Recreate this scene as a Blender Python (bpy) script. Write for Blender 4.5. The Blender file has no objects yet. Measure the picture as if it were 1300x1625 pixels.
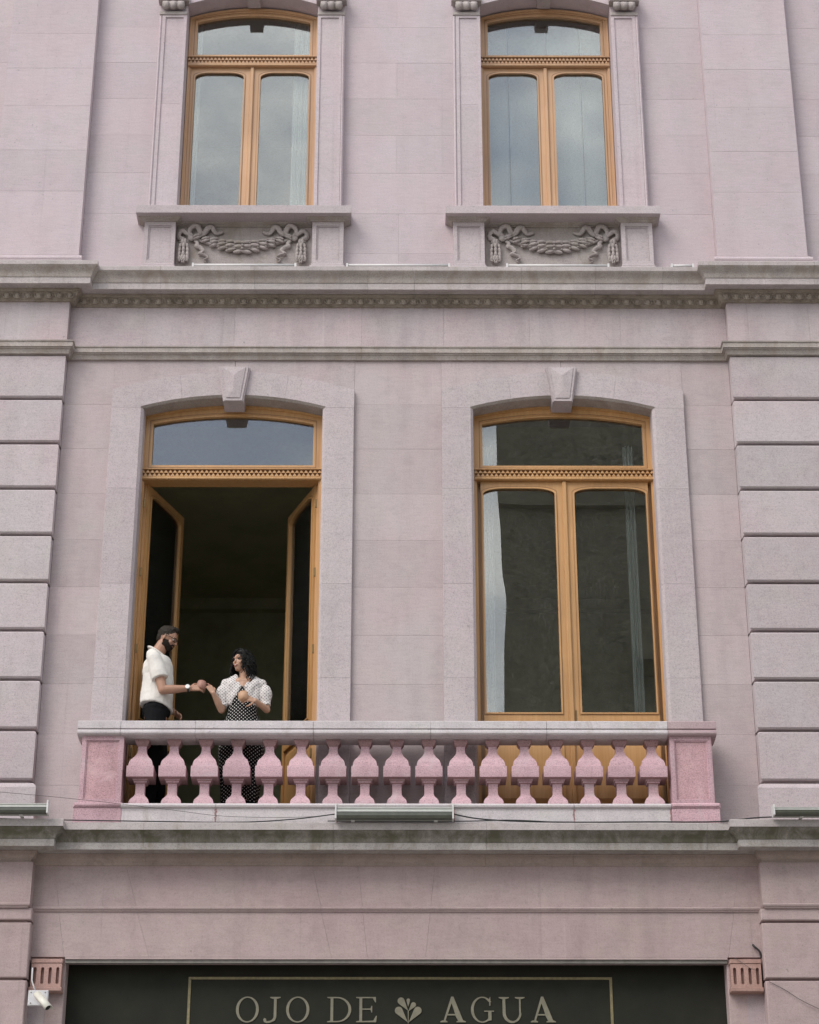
import bpy, bmesh, math, random
from mathutils import Vector, Matrix
from mathutils.geometry import tessellate_polygon
random.seed(11)
R = math.radians
SC = bpy.context.scene
C = SC.collection

# ------------------------------------------------------------------ camera, sky, sun, exposure
cd = bpy.data.cameras.new('camera'); cam = bpy.data.objects.new('camera', cd); C.objects.link(cam)
SC.camera = cam
cd.sensor_fit = 'VERTICAL'; cd.sensor_height = 24.0; cd.lens = 24.0*3400/1625; cd.clip_start = 0.1; cd.clip_end = 3000
yaw, pitch = 0.0032, 0.444386
fw = Vector((math.sin(yaw)*math.cos(pitch), math.cos(yaw)*math.cos(pitch), math.sin(pitch)))
rt = Vector((math.cos(yaw), -math.sin(yaw), 0)); up = rt.cross(fw)
m = Matrix((rt, up, -fw)).transposed().to_4x4(); m.translation = (0.054, -18.4, 1.6)
cam.matrix_world = m

SUN_EL, SUN_AZ = R(46), R(222)          # azimuth clockwise from +y: the sun stands behind the camera, a little left
W = bpy.data.worlds.new('World'); SC.world = W; W.use_nodes = True
nt = W.node_tree; nt.nodes.clear()
def wn(t, **k):
    n = nt.nodes.new(t)
    for a, v in k.items(): setattr(n, a, v)
    return n
out = wn('ShaderNodeOutputWorld'); bg = wn('ShaderNodeBackground'); bg.inputs['Strength'].default_value = 0.12
sky = wn('ShaderNodeTexSky', sky_type='NISHITA'); sky.sun_disc = False
sky.sun_elevation = SUN_EL; sky.sun_rotation = SUN_AZ; sky.air_density = 1.0; sky.dust_density = 2.0
tc = wn('ShaderNodeTexCoord'); mp = wn('ShaderNodeMapping'); mp.inputs['Scale'].default_value = (1, 1, 1.8); mp.inputs['Location'].default_value = (5.2, 1.9, 0)
no = wn('ShaderNodeTexNoise'); no.inputs['Scale'].default_value = 5.0; no.inputs['Detail'].default_value = 7; no.inputs['Roughness'].default_value = .55
rp = wn('ShaderNodeValToRGB'); rp.color_ramp.elements[0].position = .40; rp.color_ramp.elements[1].position = .58
rp.color_ramp.elements[0].color = (.12, .12, .12, 1)
no2 = wn('ShaderNodeTexNoise'); no2.inputs['Scale'].default_value = 5.0; no2.inputs['Detail'].default_value = 5
rc = wn('ShaderNodeValToRGB'); rc.color_ramp.elements[0].color = (5.6, 6.1, 6.8, 1); rc.color_ramp.elements[1].color = (11.8, 11.8, 11.6, 1)
rc.color_ramp.elements[0].position = .35; rc.color_ramp.elements[1].position = .65
mx = wn('ShaderNodeMix', data_type='RGBA')
L = nt.links.new
L(tc.outputs['Generated'], mp.inputs['Vector']); L(mp.outputs[0], no.inputs['Vector']); L(mp.outputs[0], no2.inputs['Vector'])
L(no.outputs['Fac'], rp.inputs[0]); L(no2.outputs['Fac'], rc.inputs[0]); L(rp.outputs[0], mx.inputs['Factor'])
L(sky.outputs[0], mx.inputs[6]); L(rc.outputs[0], mx.inputs[7]); L(mx.outputs[2], bg.inputs[0]); L(bg.outputs[0], out.inputs[0])

sd = bpy.data.lights.new('sun', 'SUN'); sd.energy = 1.0; sd.angle = R(30); sd.color = (1, .94, .87)
sun = bpy.data.objects.new('sun', sd); C.objects.link(sun)
sdir = Vector((math.sin(SUN_AZ)*math.cos(SUN_EL), math.cos(SUN_AZ)*math.cos(SUN_EL), math.sin(SUN_EL)))
sun.rotation_euler = sdir.to_track_quat('Z', 'Y').to_euler(); sun.location = (0, -30, 40)
SC.view_settings.view_transform = 'Standard'; SC.view_settings.look = 'None'
SC.view_settings.exposure = 0.76; SC.view_settings.gamma = 1; SC.view_settings.use_curve_mapping = False
SC.render.engine = 'CYCLES'

# ------------------------------------------------------------------ materials
def mat(name):
    mt = bpy.data.materials.new(name); mt.use_nodes = True
    t = mt.node_tree; t.nodes.clear()
    o = t.nodes.new('ShaderNodeOutputMaterial'); b = t.nodes.new('ShaderNodeBsdfPrincipled')
    t.links.new(b.outputs[0], o.inputs[0])
    return mt, t, b
def node(t, typ, ins=None, **k):
    n = t.nodes.new(typ)
    for a, v in k.items(): setattr(n, a, v)
    for a, v in (ins or {}).items():
        if hasattr(v, 'is_output'): t.links.new(v, n.inputs[a])
        else: n.inputs[a].default_value = v
    return n
def ramp(t, fac, stops):
    n = t.nodes.new('ShaderNodeValToRGB'); e = n.color_ramp.elements
    while len(e) < len(stops): e.new(.5)
    for i, (p, c) in enumerate(stops):
        e[i].position = p; e[i].color = (c, c, c, 1) if not isinstance(c, tuple) else c + (1,)
    t.links.new(fac, n.inputs[0]); return n.outputs[0]
def mixc(t, f, a, b, mode='MIX'):
    n = t.nodes.new('ShaderNodeMix'); n.data_type = 'RGBA'; n.blend_type = mode
    for i, v in ((0, f), (6, a), (7, b)):
        if hasattr(v, 'is_output'): t.links.new(v, n.inputs[i])
        else: n.inputs[i].default_value = v + (1,) if isinstance(v, tuple) else v
    return n.outputs[2]
def noise(t, vec, scale, detail=4, rough=.55, dist=0):
    return node(t, 'ShaderNodeTexNoise', {'Vector': vec, 'Scale': scale, 'Detail': detail, 'Roughness': rough, 'Distortion': dist}).outputs['Fac']

def stone(name, base, warm=None, var=.10, speck=.25, dirt=0.0, dirtcol=(.16, .145, .11), streak=.35, rnd=.07, bump=.25, rough=.9, blotch=0.0, blotchcol=None):
    mt, t, b = mat(name)
    pos = node(t, 'ShaderNodeNewGeometry').outputs['Position']
    oi = node(t, 'ShaderNodeObjectInfo').outputs['Random']
    warm = warm or tuple(c*f for c, f in zip(base, (1.02, .93, .95)))
    n1 = noise(t, pos, .9, 6, .6, .4)
    col = mixc(t, ramp(t, n1, [(.38, 0.0), (.62, 1.0)]), base, warm)
    n1b = noise(t, pos, 2.1, 5, .6, .8)
    col = mixc(t, ramp(t, n1b, [(.50, 0.0), (.72, .55)]), col, (base[0]*.985, base[1]*1.015, base[2]*.955))
    # block to block variation
    v = node(t, 'ShaderNodeMapRange', {'Value': oi, 'To Min': 1-rnd, 'To Max': 1+rnd*.6}).outputs[0]
    col = mixc(t, 1.0, col, node(t, 'ShaderNodeCombineColor', {0: v, 1: v, 2: v}).outputs[0], 'MULTIPLY')
    # mid mottling
    n2 = noise(t, pos, 6.5, 8, .68, .3)
    col = mixc(t, 1.0, col, ramp(t, n2, [(.28, 1-var*1.1), (.48, 1.0), (.72, 1+var*.35)]), 'MULTIPLY')
    # horizontal chisel marks and vertical streaks
    mh = node(t, 'ShaderNodeMapping', {'Vector': pos, 'Scale': (7, 7, 42)}).outputs[0]
    nh = noise(t, mh, 1.0, 5, .6)
    col = mixc(t, .45, col, mixc(t, 1.0, col, ramp(t, nh, [(.3, .88), (.6, 1.03)]), 'MULTIPLY'))
    mv = node(t, 'ShaderNodeMapping', {'Vector': pos, 'Scale': (4.5, 4.5, .55)}).outputs[0]
    nv = noise(t, mv, 1.0, 6, .6)
    col = mixc(t, streak, col, mixc(t, 1.0, col, ramp(t, nv, [(.3, .82), (.5, 1.0), (.7, 1.08)]), 'MULTIPLY'))
    # pores and specks
    n3 = noise(t, pos, 75, 3, .7)
    col = mixc(t, speck, col, mixc(t, 1.0, col, ramp(t, n3, [(.3, .45), (.48, 1.0), (.7, 1.15)]), 'MULTIPLY'))
    n3b = noise(t, pos, 150, 2, .7)
    col = mixc(t, min(1, speck*1.6), col, mixc(t, 1.0, col, ramp(t, n3b, [(.34, .80), (.5, 1.0), (.66, 1.10)]), 'MULTIPLY'))
    mr = node(t, 'ShaderNodeMapping', {'Vector': pos, 'Scale': (17, 17, .30)}).outputs[0]
    nr = noise(t, mr, 1.0, 3, .6)
    col = mixc(t, 1.0, col, ramp(t, nr, [(.26, 1-.16*min(1, streak+.15)), (.36, 1.0), (.64, 1.0), (.74, 1+.10*min(1, streak+.15))]), 'MULTIPLY')
    n4 = noise(t, pos, 28, 2, .6)
    col = mixc(t, ramp(t, n4, [(.24, 1.0), (.30, 0.0)]), col, tuple(c*.68 for c in base))
    if dirt > 0:
        md = node(t, 'ShaderNodeMapping', {'Vector': pos, 'Scale': (3.2, 3.2, 1.6)}).outputs[0]
        nd = noise(t, md, 1.6, 9, .72, .5)
        k = 1-dirt
        col = mixc(t, ramp(t, nd, [(max(0, k*.62), 0.0), (min(1, k*.62+.22), 1.0)]), col, dirtcol)
    if blotch > 0:
        nb = noise(t, pos, 3.3, 8, .7, .6)
        col = mixc(t, ramp(t, nb, [(.62-blotch*.25, 0.0), (.80-blotch*.25, 1.0)]), col, blotchcol)
    b.inputs['Roughness'].default_value = rough; b.inputs['Specular IOR Level'].default_value = .25
    t.links.new(col, b.inputs['Base Color'])
    hgt = node(t, 'ShaderNodeMath', {0: n3, 1: .35}, operation='MULTIPLY').outputs[0]
    hgt = node(t, 'ShaderNodeMath', {0: hgt, 1: node(t, 'ShaderNodeMath', {0: n2, 1: 1.0}, operation='MULTIPLY').outputs[0]}, operation='ADD').outputs[0]
    hgt = node(t, 'ShaderNodeMath', {0: hgt, 1: node(t, 'ShaderNodeMath', {0: nh, 1: .5}, operation='MULTIPLY').outputs[0]}, operation='ADD').outputs[0]
    bp = node(t, 'ShaderNodeBump', {'Height': hgt, 'Strength': bump, 'Distance': .012})
    t.links.new(bp.outputs[0], b.inputs['Normal'])
    return mt

M = {}
M['wall3'] = stone('pale lilac stone', (.50, .435, .455), (.505, .42, .44), var=.06, rnd=.045, streak=.25)
M['wall2'] = stone('lilac grey stone', (.462, .402, .405), (.468, .385, .39), var=.09, rnd=.08, streak=.4)
M['surround'] = stone('grey speckled stone', (.475, .42, .428), (.47, .40, .412), var=.08, speck=.38, rnd=.06)
M['rustic'] = stone('rusticated pilaster stone', (.47, .42, .43), (.475, .40, .412), var=.09, rnd=.09, speck=.35, streak=.25)
M['frieze'] = stone('frieze stone', (.46, .405, .415), (.47, .38, .39), var=.09, rnd=.05, streak=.7)
M['cornice'] = stone('weathered cornice stone', (.42, .375, .35), (.39, .34, .315), var=.16, streak=.8, dirt=.24, dirtcol=(.30, .25, .21), speck=.45)
M['cornice_low'] = stone('mossy cornice stone', (.31, .285, .26), (.27, .245, .215), var=.2, streak=1.0, dirt=.42, dirtcol=(.12, .112, .08), speck=.55)
M['cornice_low2'] = stone('stained corona stone', (.40, .37, .355), (.37, .34, .32), var=.18, streak=1.0, dirt=.22, dirtcol=(.23, .20, .165), speck=.5)
M['cornice_pale'] = stone('pale cornice stone', (.455, .405, .40), (.43, .395, .385), var=.12, streak=.7, dirt=.14, dirtcol=(.34, .295, .255), speck=.4)
M['bed_low'] = stone('brown rosy moulding stone', (.41, .33, .30), (.37, .295, .265), var=.14, streak=.7, dirt=.12, dirtcol=(.24, .20, .165))
M['egg'] = stone('sooty carved stone', (.36, .31, .265), (.31, .265, .215), var=.22, dirt=.2, dirtcol=(.17, .145, .11), speck=.4)
M['carved'] = stone('carved ornament stone', (.42, .375, .36), (.38, .335, .32), var=.15, dirt=.16, dirtcol=(.25, .21, .17), speck=.35)
M['base'] = stone('rosy ground floor stone', (.42, .335, .325), (.40, .305, .30), var=.12, rnd=.04, streak=.6)
M['rail'] = stone('whitish rail stone', (.56, .52, .53), (.54, .49, .50), var=.08, streak=.5, rnd=.04, dirt=.10, dirtcol=(.36, .31, .29), speck=.3)
M['railpink'] = stone('rosy capping stone', (.42, .32, .335), (.38, .28, .29), var=.1, speck=.3)
M['pink'] = stone('salmon pink stone', (.55, .37, .41), (.51, .335, .37), var=.14, rnd=.13, speck=.6, bump=.4, streak=.6, blotch=.3, blotchcol=(.50, .41, .43))
M['pink_grime_shade'] = stone('grimy and shade darkened reddish pink stone', (.36, .225, .23), (.33, .20, .20), var=.14, rnd=.15, speck=.5)
M['pinkpanel'] = stone('deep pink worn stone', (.54, .35, .375), (.50, .31, .33), var=.16, speck=.6, bump=.4, streak=.9, blotch=.3, blotchcol=(.60, .42, .44))
M['terracotta'] = stone('brown pink bracket stone', (.42, .27, .24), (.36, .225, .19), var=.15, speck=.3, streak=.8)
M['mortar'] = stone('mortar', (.38, .33, .335), var=.1)
M['opp'] = stone('rough dark render', (.28, .255, .195), (.215, .195, .15), var=.5, speck=1.0, bump=1.0, streak=.8)
M['oppdark'] = stone('dark band', (.05, .052, .045), var=.2)
M['lowhouse'] = stone('pale render', (.45, .42, .38), var=.2)

def wood(name, a, bcol, sc=(28, 28, 1.3), rough=.38):
    mt, t, b = mat(name)
    pos = node(t, 'ShaderNodeNewGeometry').outputs['Position']
    oi = node(t, 'ShaderNodeObjectInfo').outputs['Random']
    of = node(t, 'ShaderNodeCombineXYZ', {0: node(t, 'ShaderNodeMath', {0: oi, 1: 17.0}, operation='MULTIPLY').outputs[0]}).outputs[0]
    p2 = node(t, 'ShaderNodeVectorMath', {0: pos, 1: of}, operation='ADD').outputs[0]
    mp_ = node(t, 'ShaderNodeMapping', {'Vector': p2, 'Scale': sc}).outputs[0]
    n = noise(t, mp_, 1.0, 6, .6, 1.2)
    col = mixc(t, ramp(t, n, [(.32, 0.0), (.68, 1.0)]), bcol, a)
    nl = noise(t, pos, 1.1, 4)
    col = mixc(t, 1.0, col, ramp(t, nl, [(.3, .84), (.7, 1.08)]), 'MULTIPLY')
    v = node(t, 'ShaderNodeMapRange', {'Value': oi, 'To Min': .93, 'To Max': 1.06}).outputs[0]
    col = mixc(t, 1.0, col, node(t, 'ShaderNodeCombineColor', {0: v, 1: v, 2: v}).outputs[0], 'MULTIPLY')
    t.links.new(col, b.inputs['Base Color'])
    b.inputs['Roughness'].default_value = rough
    bp = node(t, 'ShaderNodeBump', {'Height': n, 'Strength': .12, 'Distance': .004})
    t.links.new(bp.outputs[0], b.inputs['Normal'])
    return mt
M['wood'] = wood('honey varnished oak', (.54, .31, .132), (.45, .24, .090))
M['wood3'] = wood('varnished oak paled by reflection', (.56, .35, .20), (.50, .29, .155))  # same oak, sky reflection put into the colour as a paler tone
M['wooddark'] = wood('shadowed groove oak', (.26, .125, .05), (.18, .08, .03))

def plain(name, col, rough=.6, metal=0.0, var=.1, scale=12, spec=.5):
    mt, t, b = mat(name)
    pos = node(t, 'ShaderNodeNewGeometry').outputs['Position']
    n = noise(t, pos, scale, 6, .65)
    c = mixc(t, 1.0, col, ramp(t, n, [(.3, 1-var), (.7, 1+var*.5)]), 'MULTIPLY')
    t.links.new(c, b.inputs['Base Color'])
    b.inputs['Roughness'].default_value = rough; b.inputs['Metallic'].default_value = metal; b.inputs['Specular IOR Level'].default_value = spec
    return mt
def glass(name, refl, tint=(.9, .93, .92), wav=.0012):
    mt = bpy.data.materials.new(name); mt.use_nodes = True; t = mt.node_tree; t.nodes.clear()
    o = t.nodes.new('ShaderNodeOutputMaterial')
    pos = node(t, 'ShaderNodeNewGeometry').outputs['Position']
    mp_ = node(t, 'ShaderNodeMapping', {'Vector': pos, 'Scale': (1.3, 1.3, .7)}).outputs[0]
    n = noise(t, mp_, 1.3, 1, .4)
    bp = node(t, 'ShaderNodeBump', {'Height': n, 'Strength': 1.0, 'Distance': wav})
    tr = node(t, 'ShaderNodeBsdfTransparent', {'Color': tint + (1,)})
    gl = node(t, 'ShaderNodeBsdfGlossy', {'Roughness': .0, 'Normal': bp.outputs[0]})
    fr = node(t, 'ShaderNodeFresnel', {'IOR': 1.5})
    f = node(t, 'ShaderNodeMath', {0: fr.outputs[0], 1: refl}, operation='ADD').outputs[0]
    ms = node(t, 'ShaderNodeMixShader', {0: f, 1: tr.outputs[0], 2: gl.outputs[0]})
    df = node(t, 'ShaderNodeBsdfDiffuse', {'Color': (.5, .5, .47, 1)})
    nd = noise(t, pos, 55, 6, .8)
    dm = ramp(t, nd, [(.50, 0.0), (.78, .14)])
    m2 = node(t, 'ShaderNodeMixShader', {0: dm, 1: ms.outputs[0], 2: df.outputs[0]})
    t.links.new(m2.outputs[0], o.inputs[0])
    return mt
M['glass'] = glass('window glass', .085)
M['dark_in'] = plain('dark interior paint', (.42, .41, .27), .9, var=.25, scale=3)
M['dark_ceiling'] = plain('dark ceiling paint', (.45, .43, .28), .9, var=.2, scale=2)
M['sign'] = plain('blackish green sign paint', (.015, .0155, .0095), .75, var=.35, scale=5, spec=.3)
M['gold'] = plain('dull gold border', (.21, .175, .085), .55, var=.35, scale=30)
M['letter'] = plain('dusty khaki lettering', (.20, .185, .13), .6, var=.2, scale=30)
M['alu'] = plain('grey painted aluminium', (.36, .37, .335), .38, .35, .12, 20)
M['redstain'] = plain('reddish joint stain', (.34, .20, .20), .95, 0, .5, 60)
M['strip'] = plain('dark grey glass strip', (.085, .09, .07), .25, 0, .2, 20)
M['alucap'] = plain('pale end cap', (.62, .62, .60), .5, 0, .1, 20)
M['tube'] = plain('white light tube', (.60, .585, .58), .4, 0, .05, 20)
M['lintel'] = plain('grey steel lintel', (.20, .185, .165), .6, .2, .3, 15)
M['cable'] = plain('black cable', (.02, .02, .02), .6)
M['wire'] = plain('grey wire', (.10, .09, .085), .6)
M['camwhite'] = plain('off white camera shell', (.66, .64, .56), .4, 0, .12, 25)
M['camplate'] = plain('white camera plate', (.60, .59, .60), .5, 0, .12, 40)
M['camdark'] = plain('black camera face', (.015, .018, .015), .25)
M['brass'] = plain('dull brass hinge', (.20, .13, .055), .4, .6)
M['street'] = plain('pale street paving', (.22, .20, .18), .9, 0, .2, 3)
M['pave'] = plain('pavement stone', (.38, .36, .34), .9, 0, .25, 4)
M['skin_m'] = plain('tan skin', (.38, .205, .135), .5, 0, .1, 22)
M['skin_w'] = plain('warm skin', (.44, .255, .17), .5, 0, .1, 22)
M['hair'] = plain('black hair', (.008, .0075, .007), .5, 0, .5, 60, .18)
M['hair_m'] = plain('dark brown hair', (.030, .023, .017), .7, 0, .6, 90, .2)
M['beard'] = plain('dark beard', (.022, .015, .011), .8, 0, .5, 150, .15)
M['shirt'] = plain('cream white linen', (.66, .63, .585), .9, 0, .07, 50)
M['trousers'] = plain('black trousers', (.006, .006, .007), .9, spec=.15)
M['shoe'] = plain('black shoe', (.015, .014, .013), .4)
M['lens'] = plain('black spectacle frame', (.008, .008, .008), .25)
M['eye'] = plain('eye white', (.32, .28, .25), .2)
M['iris'] = plain('dark iris', (.02, .012, .008), .2)
M['lips'] = plain('rose lips', (.33, .10, .085), .4)
M['teeth'] = plain('teeth', (.75, .72, .66), .3)
M['clay'] = plain('red clay mug', (.33, .165, .125), .55, 0, .12, 30)
M['clay2'] = plain('tan clay mug', (.46, .27, .16), .55, 0, .12, 30)
M['watch'] = plain('white watch face', (.72, .72, .70), .25)
M['inside'] = plain('mug inside', (.10, .05, .035), .6)

def curtain_mat(nm, cb, ct, see):
    mt, t, b = mat(nm)
    o = [n for n in t.nodes if n.type == 'OUTPUT_MATERIAL'][0]
    b.inputs['Base Color'].default_value = cb; b.inputs['Roughness'].default_value = .9
    tl = node(t, 'ShaderNodeBsdfTranslucent', {'Color': ct})
    tr = node(t, 'ShaderNodeBsdfTransparent', {'Color': (1, 1, 1, 1)})
    m1 = node(t, 'ShaderNodeMixShader', {0: .35, 1: b.outputs[0], 2: tl.outputs[0]})
    m2 = node(t, 'ShaderNodeMixShader', {0: see, 1: m1.outputs[0], 2: tr.outputs[0]})
    t.links.new(m2.outputs[0], o.inputs[0]); return mt
M['curtain'] = curtain_mat('sheer grey curtain', (.76, .79, .77, 1), (.72, .75, .73, 1), .06)
M['curtain_white'] = curtain_mat('white curtain', (.88, .92, .88, 1), (.8, .84, .8, 1), .0)

def dots(name, ground, dot, cell, rad, rough=.85):
    """cloth printed with a staggered grid of round dots, laid on the cloth along the surface's main direction"""
    mt, t, b = mat(name)
    g = node(t, 'ShaderNodeNewGeometry'); sp = node(t, 'ShaderNodeSeparateXYZ', {0: g.outputs['Position']})
    sn = node(t, 'ShaderNodeSeparateXYZ', {0: g.outputs['Normal']})
    ax = node(t, 'ShaderNodeMath', {0: sn.outputs[0]}, operation='ABSOLUTE').outputs[0]
    sel = node(t, 'ShaderNodeMath', {0: ax, 1: .75}, operation='GREATER_THAN').outputs[0]
    u = node(t, 'ShaderNodeMix', {0: sel, 2: sp.outputs[0], 3: sp.outputs[1]}, data_type='FLOAT').outputs[0]
    def mth(op, a, c=0.0): return node(t, 'ShaderNodeMath', {0: a, 1: c}, operation=op).outputs[0]
    vrow = mth('DIVIDE', sp.outputs[2], cell*.5)
    row = mth('FLOOR', vrow); odd = mth('MULTIPLY', mth('FLOORED_MODULO', row, 2.0), .5)
    uu = mth('FRACT', mth('ADD', mth('DIVIDE', u, cell), odd)); vv = mth('FRACT', vrow)
    du = mth('MULTIPLY', mth('SUBTRACT', uu, .5), cell); dv = mth('MULTIPLY', mth('SUBTRACT', vv, .5), cell*.5)
    d2 = mth('ADD', mth('MULTIPLY', du, du), mth('MULTIPLY', dv, dv))
    msk = mth('LESS_THAN', d2, rad*rad)
    n = noise(t, g.outputs['Position'], 18, 4)
    col = mixc(t, msk, ground, dot); col = mixc(t, 1.0, col, ramp(t, n, [(.3, .88), (.7, 1.06)]), 'MULTIPLY')
    t.links.new(col, b.inputs['Base Color']); b.inputs['Roughness'].default_value = rough; b.inputs['Specular IOR Level'].default_value = .12
    return mt
M['blackdots'] = dots('black cloth with white dots', (.006, .006, .007), (.62, .60, .56), .034, .0049)
M['whitedots'] = dots('white cloth with dark dots', (.62, .585, .565), (.06, .05, .06), .031, .0043)

# ------------------------------------------------------------------ geometry helpers
class MB:
    def __init__(s): s.v = []; s.f = []; s.smooth = False
    def add(s, vs, fs):
        o = len(s.v); s.v += [tuple(p) for p in vs]; s.f += [tuple(i+o for i in f) for f in fs]; return s
    def box(s, x0, x1, y0, y1, z0, z1):
        return s.add([(x, y, z) for x in (x0, x1) for y in (y0, y1) for z in (z0, z1)],
                     [(0, 1, 3, 2), (4, 6, 7, 5), (0, 4, 5, 1), (2, 3, 7, 6), (0, 2, 6, 4), (1, 5, 7, 3)])
    def slab(s, x0, x1, z0, z1, yf, yb, ch=.006):
        """block whose front (towards -y) edges are chamfered"""
        a = [(x0, yb, z0), (x1, yb, z0), (x1, yb, z1), (x0, yb, z1)]
        b = [(x0, yf+ch, z0), (x1, yf+ch, z0), (x1, yf+ch, z1), (x0, yf+ch, z1)]
        c = [(x0+ch, yf, z0+ch), (x1-ch, yf, z0+ch), (x1-ch, yf, z1-ch), (x0+ch, yf, z1-ch)]
        fs = [(0, 3, 2, 1), (8, 9, 10, 11)]
        for i in range(4):
            j = (i+1) % 4; fs += [(i, j, 4+j, 4+i), (4+i, 4+j, 8+j, 8+i)]
        return s.add(a+b+c, fs)
    def plate(s, outer, holes, yf, yb, ch=0.0):
        """flat shape in the x-z plane with holes, from y=yf (front) to yb"""
        loops = [outer]+list(holes); pts = [p for l in loops for p in l]; n = len(pts)
        tris = tessellate_polygon([[Vector((p[0], p[1], 0)) for p in l] for l in loops])
        vs = [(p[0], yf, p[1]) for p in pts]+[(p[0], yb, p[1]) for p in pts]
        fs = []
        for a, b, c in tris:
            pa, pb, pc = pts[a], pts[b], pts[c]
            cr = (pb[0]-pa[0])*(pc[1]-pa[1])-(pb[1]-pa[1])*(pc[0]-pa[0])
            if abs(cr) < 1e-12: continue
            if cr < 0: b, c = c, b
            fs += [(a, b, c), (a+n, c+n, b+n)]
        o = 0
        for li, l in enumerate(loops):
            k = len(l); ar = sum(l[i][0]*l[(i+1) % k][1]-l[(i+1) % k][0]*l[i][1] for i in range(k))
            ccw = ar > 0
            for i in range(k):
                a, b = o+i, o+(i+1) % k
                fs.append((a, a+n, b+n, b) if (ccw == (li == 0)) else (a, b, b+n, a+n))
            o += k
        return s.add(vs, fs)
    def tube(s, pts, r, seg=8, flat=1.0, cap=True):
        pts = [Vector(p) for p in pts]; rs = r if isinstance(r, (list, tuple)) else [r]*len(pts)
        o = len(s.v); nrm = None
        for i, p in enumerate(pts):
            d = (pts[min(i+1, len(pts)-1)]-pts[max(i-1, 0)]).normalized()
            if nrm is None:
                nrm = d.orthogonal() if abs(d.y) > .9 else d.cross(Vector((0, 1, 0)))
            nrm = (nrm-d*nrm.dot(d)).normalized(); bn = d.cross(nrm)
            for k in range(seg):
                a = 2*math.pi*k/seg; s.v.append(tuple(p+nrm*math.cos(a)*rs[i]+bn*math.sin(a)*rs[i]*flat))
        for i in range(len(pts)-1):
            for k in range(seg):
                k2 = (k+1) % seg; s.f.append((o+i*seg+k, o+i*seg+k2, o+(i+1)*seg+k2, o+(i+1)*seg+k))
        if cap:
            s.f.append(tuple(o+k for k in range(seg))[::-1]); e = o+(len(pts)-1)*seg; s.f.append(tuple(e+k for k in range(seg)))
        return s
    def ell(s, c, r, axes=None, nu=12, nv=8):
        c = Vector(c); ax = axes or (Vector((1, 0, 0)), Vector((0, 1, 0)), Vector((0, 0, 1)))
        vs = [c+ax[2]*r[2]]; fs = []
        for j in range(1, nv):
            th = math.pi*j/nv
            for i in range(nu):
                ph = 2*math.pi*i/nu
                vs.append(c+ax[0]*(r[0]*math.sin(th)*math.cos(ph))+ax[1]*(r[1]*math.sin(th)*math.sin(ph))+ax[2]*(r[2]*math.cos(th)))
        vs.append(c-ax[2]*r[2]); n = len(vs)-1
        for i in range(nu):
            i2 = (i+1) % nu; fs.append((0, 1+i, 1+i2)); fs.append((n, 1+(nv-2)*nu+i2, 1+(nv-2)*nu+i))
            for j in range(nv-2): fs.append((1+j*nu+i, 1+(j+1)*nu+i, 1+(j+1)*nu+i2, 1+j*nu+i2))
        return s.add(vs, fs)
    def cap(s, a, b, ra, rb, n=14):
        """tapered limb with round ends"""
        a = Vector(a); b = Vector(b); s.ell(a, (ra,)*3, None, n, 8); s.ell(b, (rb,)*3, None, n, 8)
        if (b-a).length > 1e-5: s.tube([a, b], [ra, rb], n)
        return s
    def lathe(s, prof, c=(0, 0, 0), seg=20, square=False, axis=None):
        """rings (radius, height) about a vertical axis; square=True gives a square section"""
        o = len(s.v); n = 4 if square else seg
        for r, z in prof:
            for k in range(n):
                if square:
                    sx, sy = ((-1, -1), (1, -1), (1, 1), (-1, 1))[k]; s.v.append((c[0]+sx*r, c[1]+sy*r, c[2]+z))
                else:
                    a = 2*math.pi*k/n; s.v.append((c[0]+r*math.cos(a), c[1]+r*math.sin(a), c[2]+z))
        for i in range(len(prof)-1):
            for k in range(n):
                k2 = (k+1) % n; s.f.append((o+i*n+k, o+i*n+k2, o+(i+1)*n+k2, o+(i+1)*n+k))
        s.f.append(tuple(o+k for k in range(n))[::-1]); e = o+(len(prof)-1)*n; s.f.append(tuple(e+k for k in range(n)))
        return s

def mesh(name, mb, material, smooth=False):
    me = bpy.data.meshes.new(name); me.from_pydata(mb.v, [], mb.f); me.materials.append(material)
    bm = bmesh.new(); bm.from_mesh(me); bmesh.ops.recalc_face_normals(bm, faces=bm.faces); bm.to_mesh(me); bm.free()
    if smooth:
        for p in me.polygons: p.use_smooth = True
    return me
def link(name, me, parent=None, loc=None, rz=0, kind=None):
    o = bpy.data.objects.new(name, me); C.objects.link(o)
    if parent is not None: o.parent = parent
    if loc: o.location = loc
    if rz: o.rotation_euler = (0, 0, rz)
    if kind: o['kind'] = kind
    return o
def obj(name, mb, material, parent=None, smooth=False, loc=None, rz=0, kind=None):
    return link(name, mesh(name, mb, material, smooth), parent, loc, rz, kind)
def autosmooth(o, ang=35):
    me = o.data
    for p in me.polygons: p.use_smooth = True
    bm = bmesh.new(); bm.from_mesh(me)
    for e in bm.edges:
        if len(e.link_faces) == 2 and e.calc_face_angle(0) > R(ang): e.smooth = False
    bm.to_mesh(me); bm.free(); return o
def thing(name, label, cat, loc=(0, 0, 0), group=None):
    o = bpy.data.objects.new(name, None); C.objects.link(o); o.location = loc; o.empty_display_size = .2
    o['label'] = label; o['category'] = cat
    if group: o['group'] = group
    return o
def tag(o, label, cat, group=None):
    o['label'] = label; o['category'] = cat
    if group: o['group'] = group
    return o
def struct(name, mb, material):
    return obj(name, mb, material, kind='structure')
def rect(x0, x1, z0, z1): return [(x0, z0), (x1, z0), (x1, z1), (x0, z1)]
def mir(a, b): return (min(a, b), max(a, b))

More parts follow.
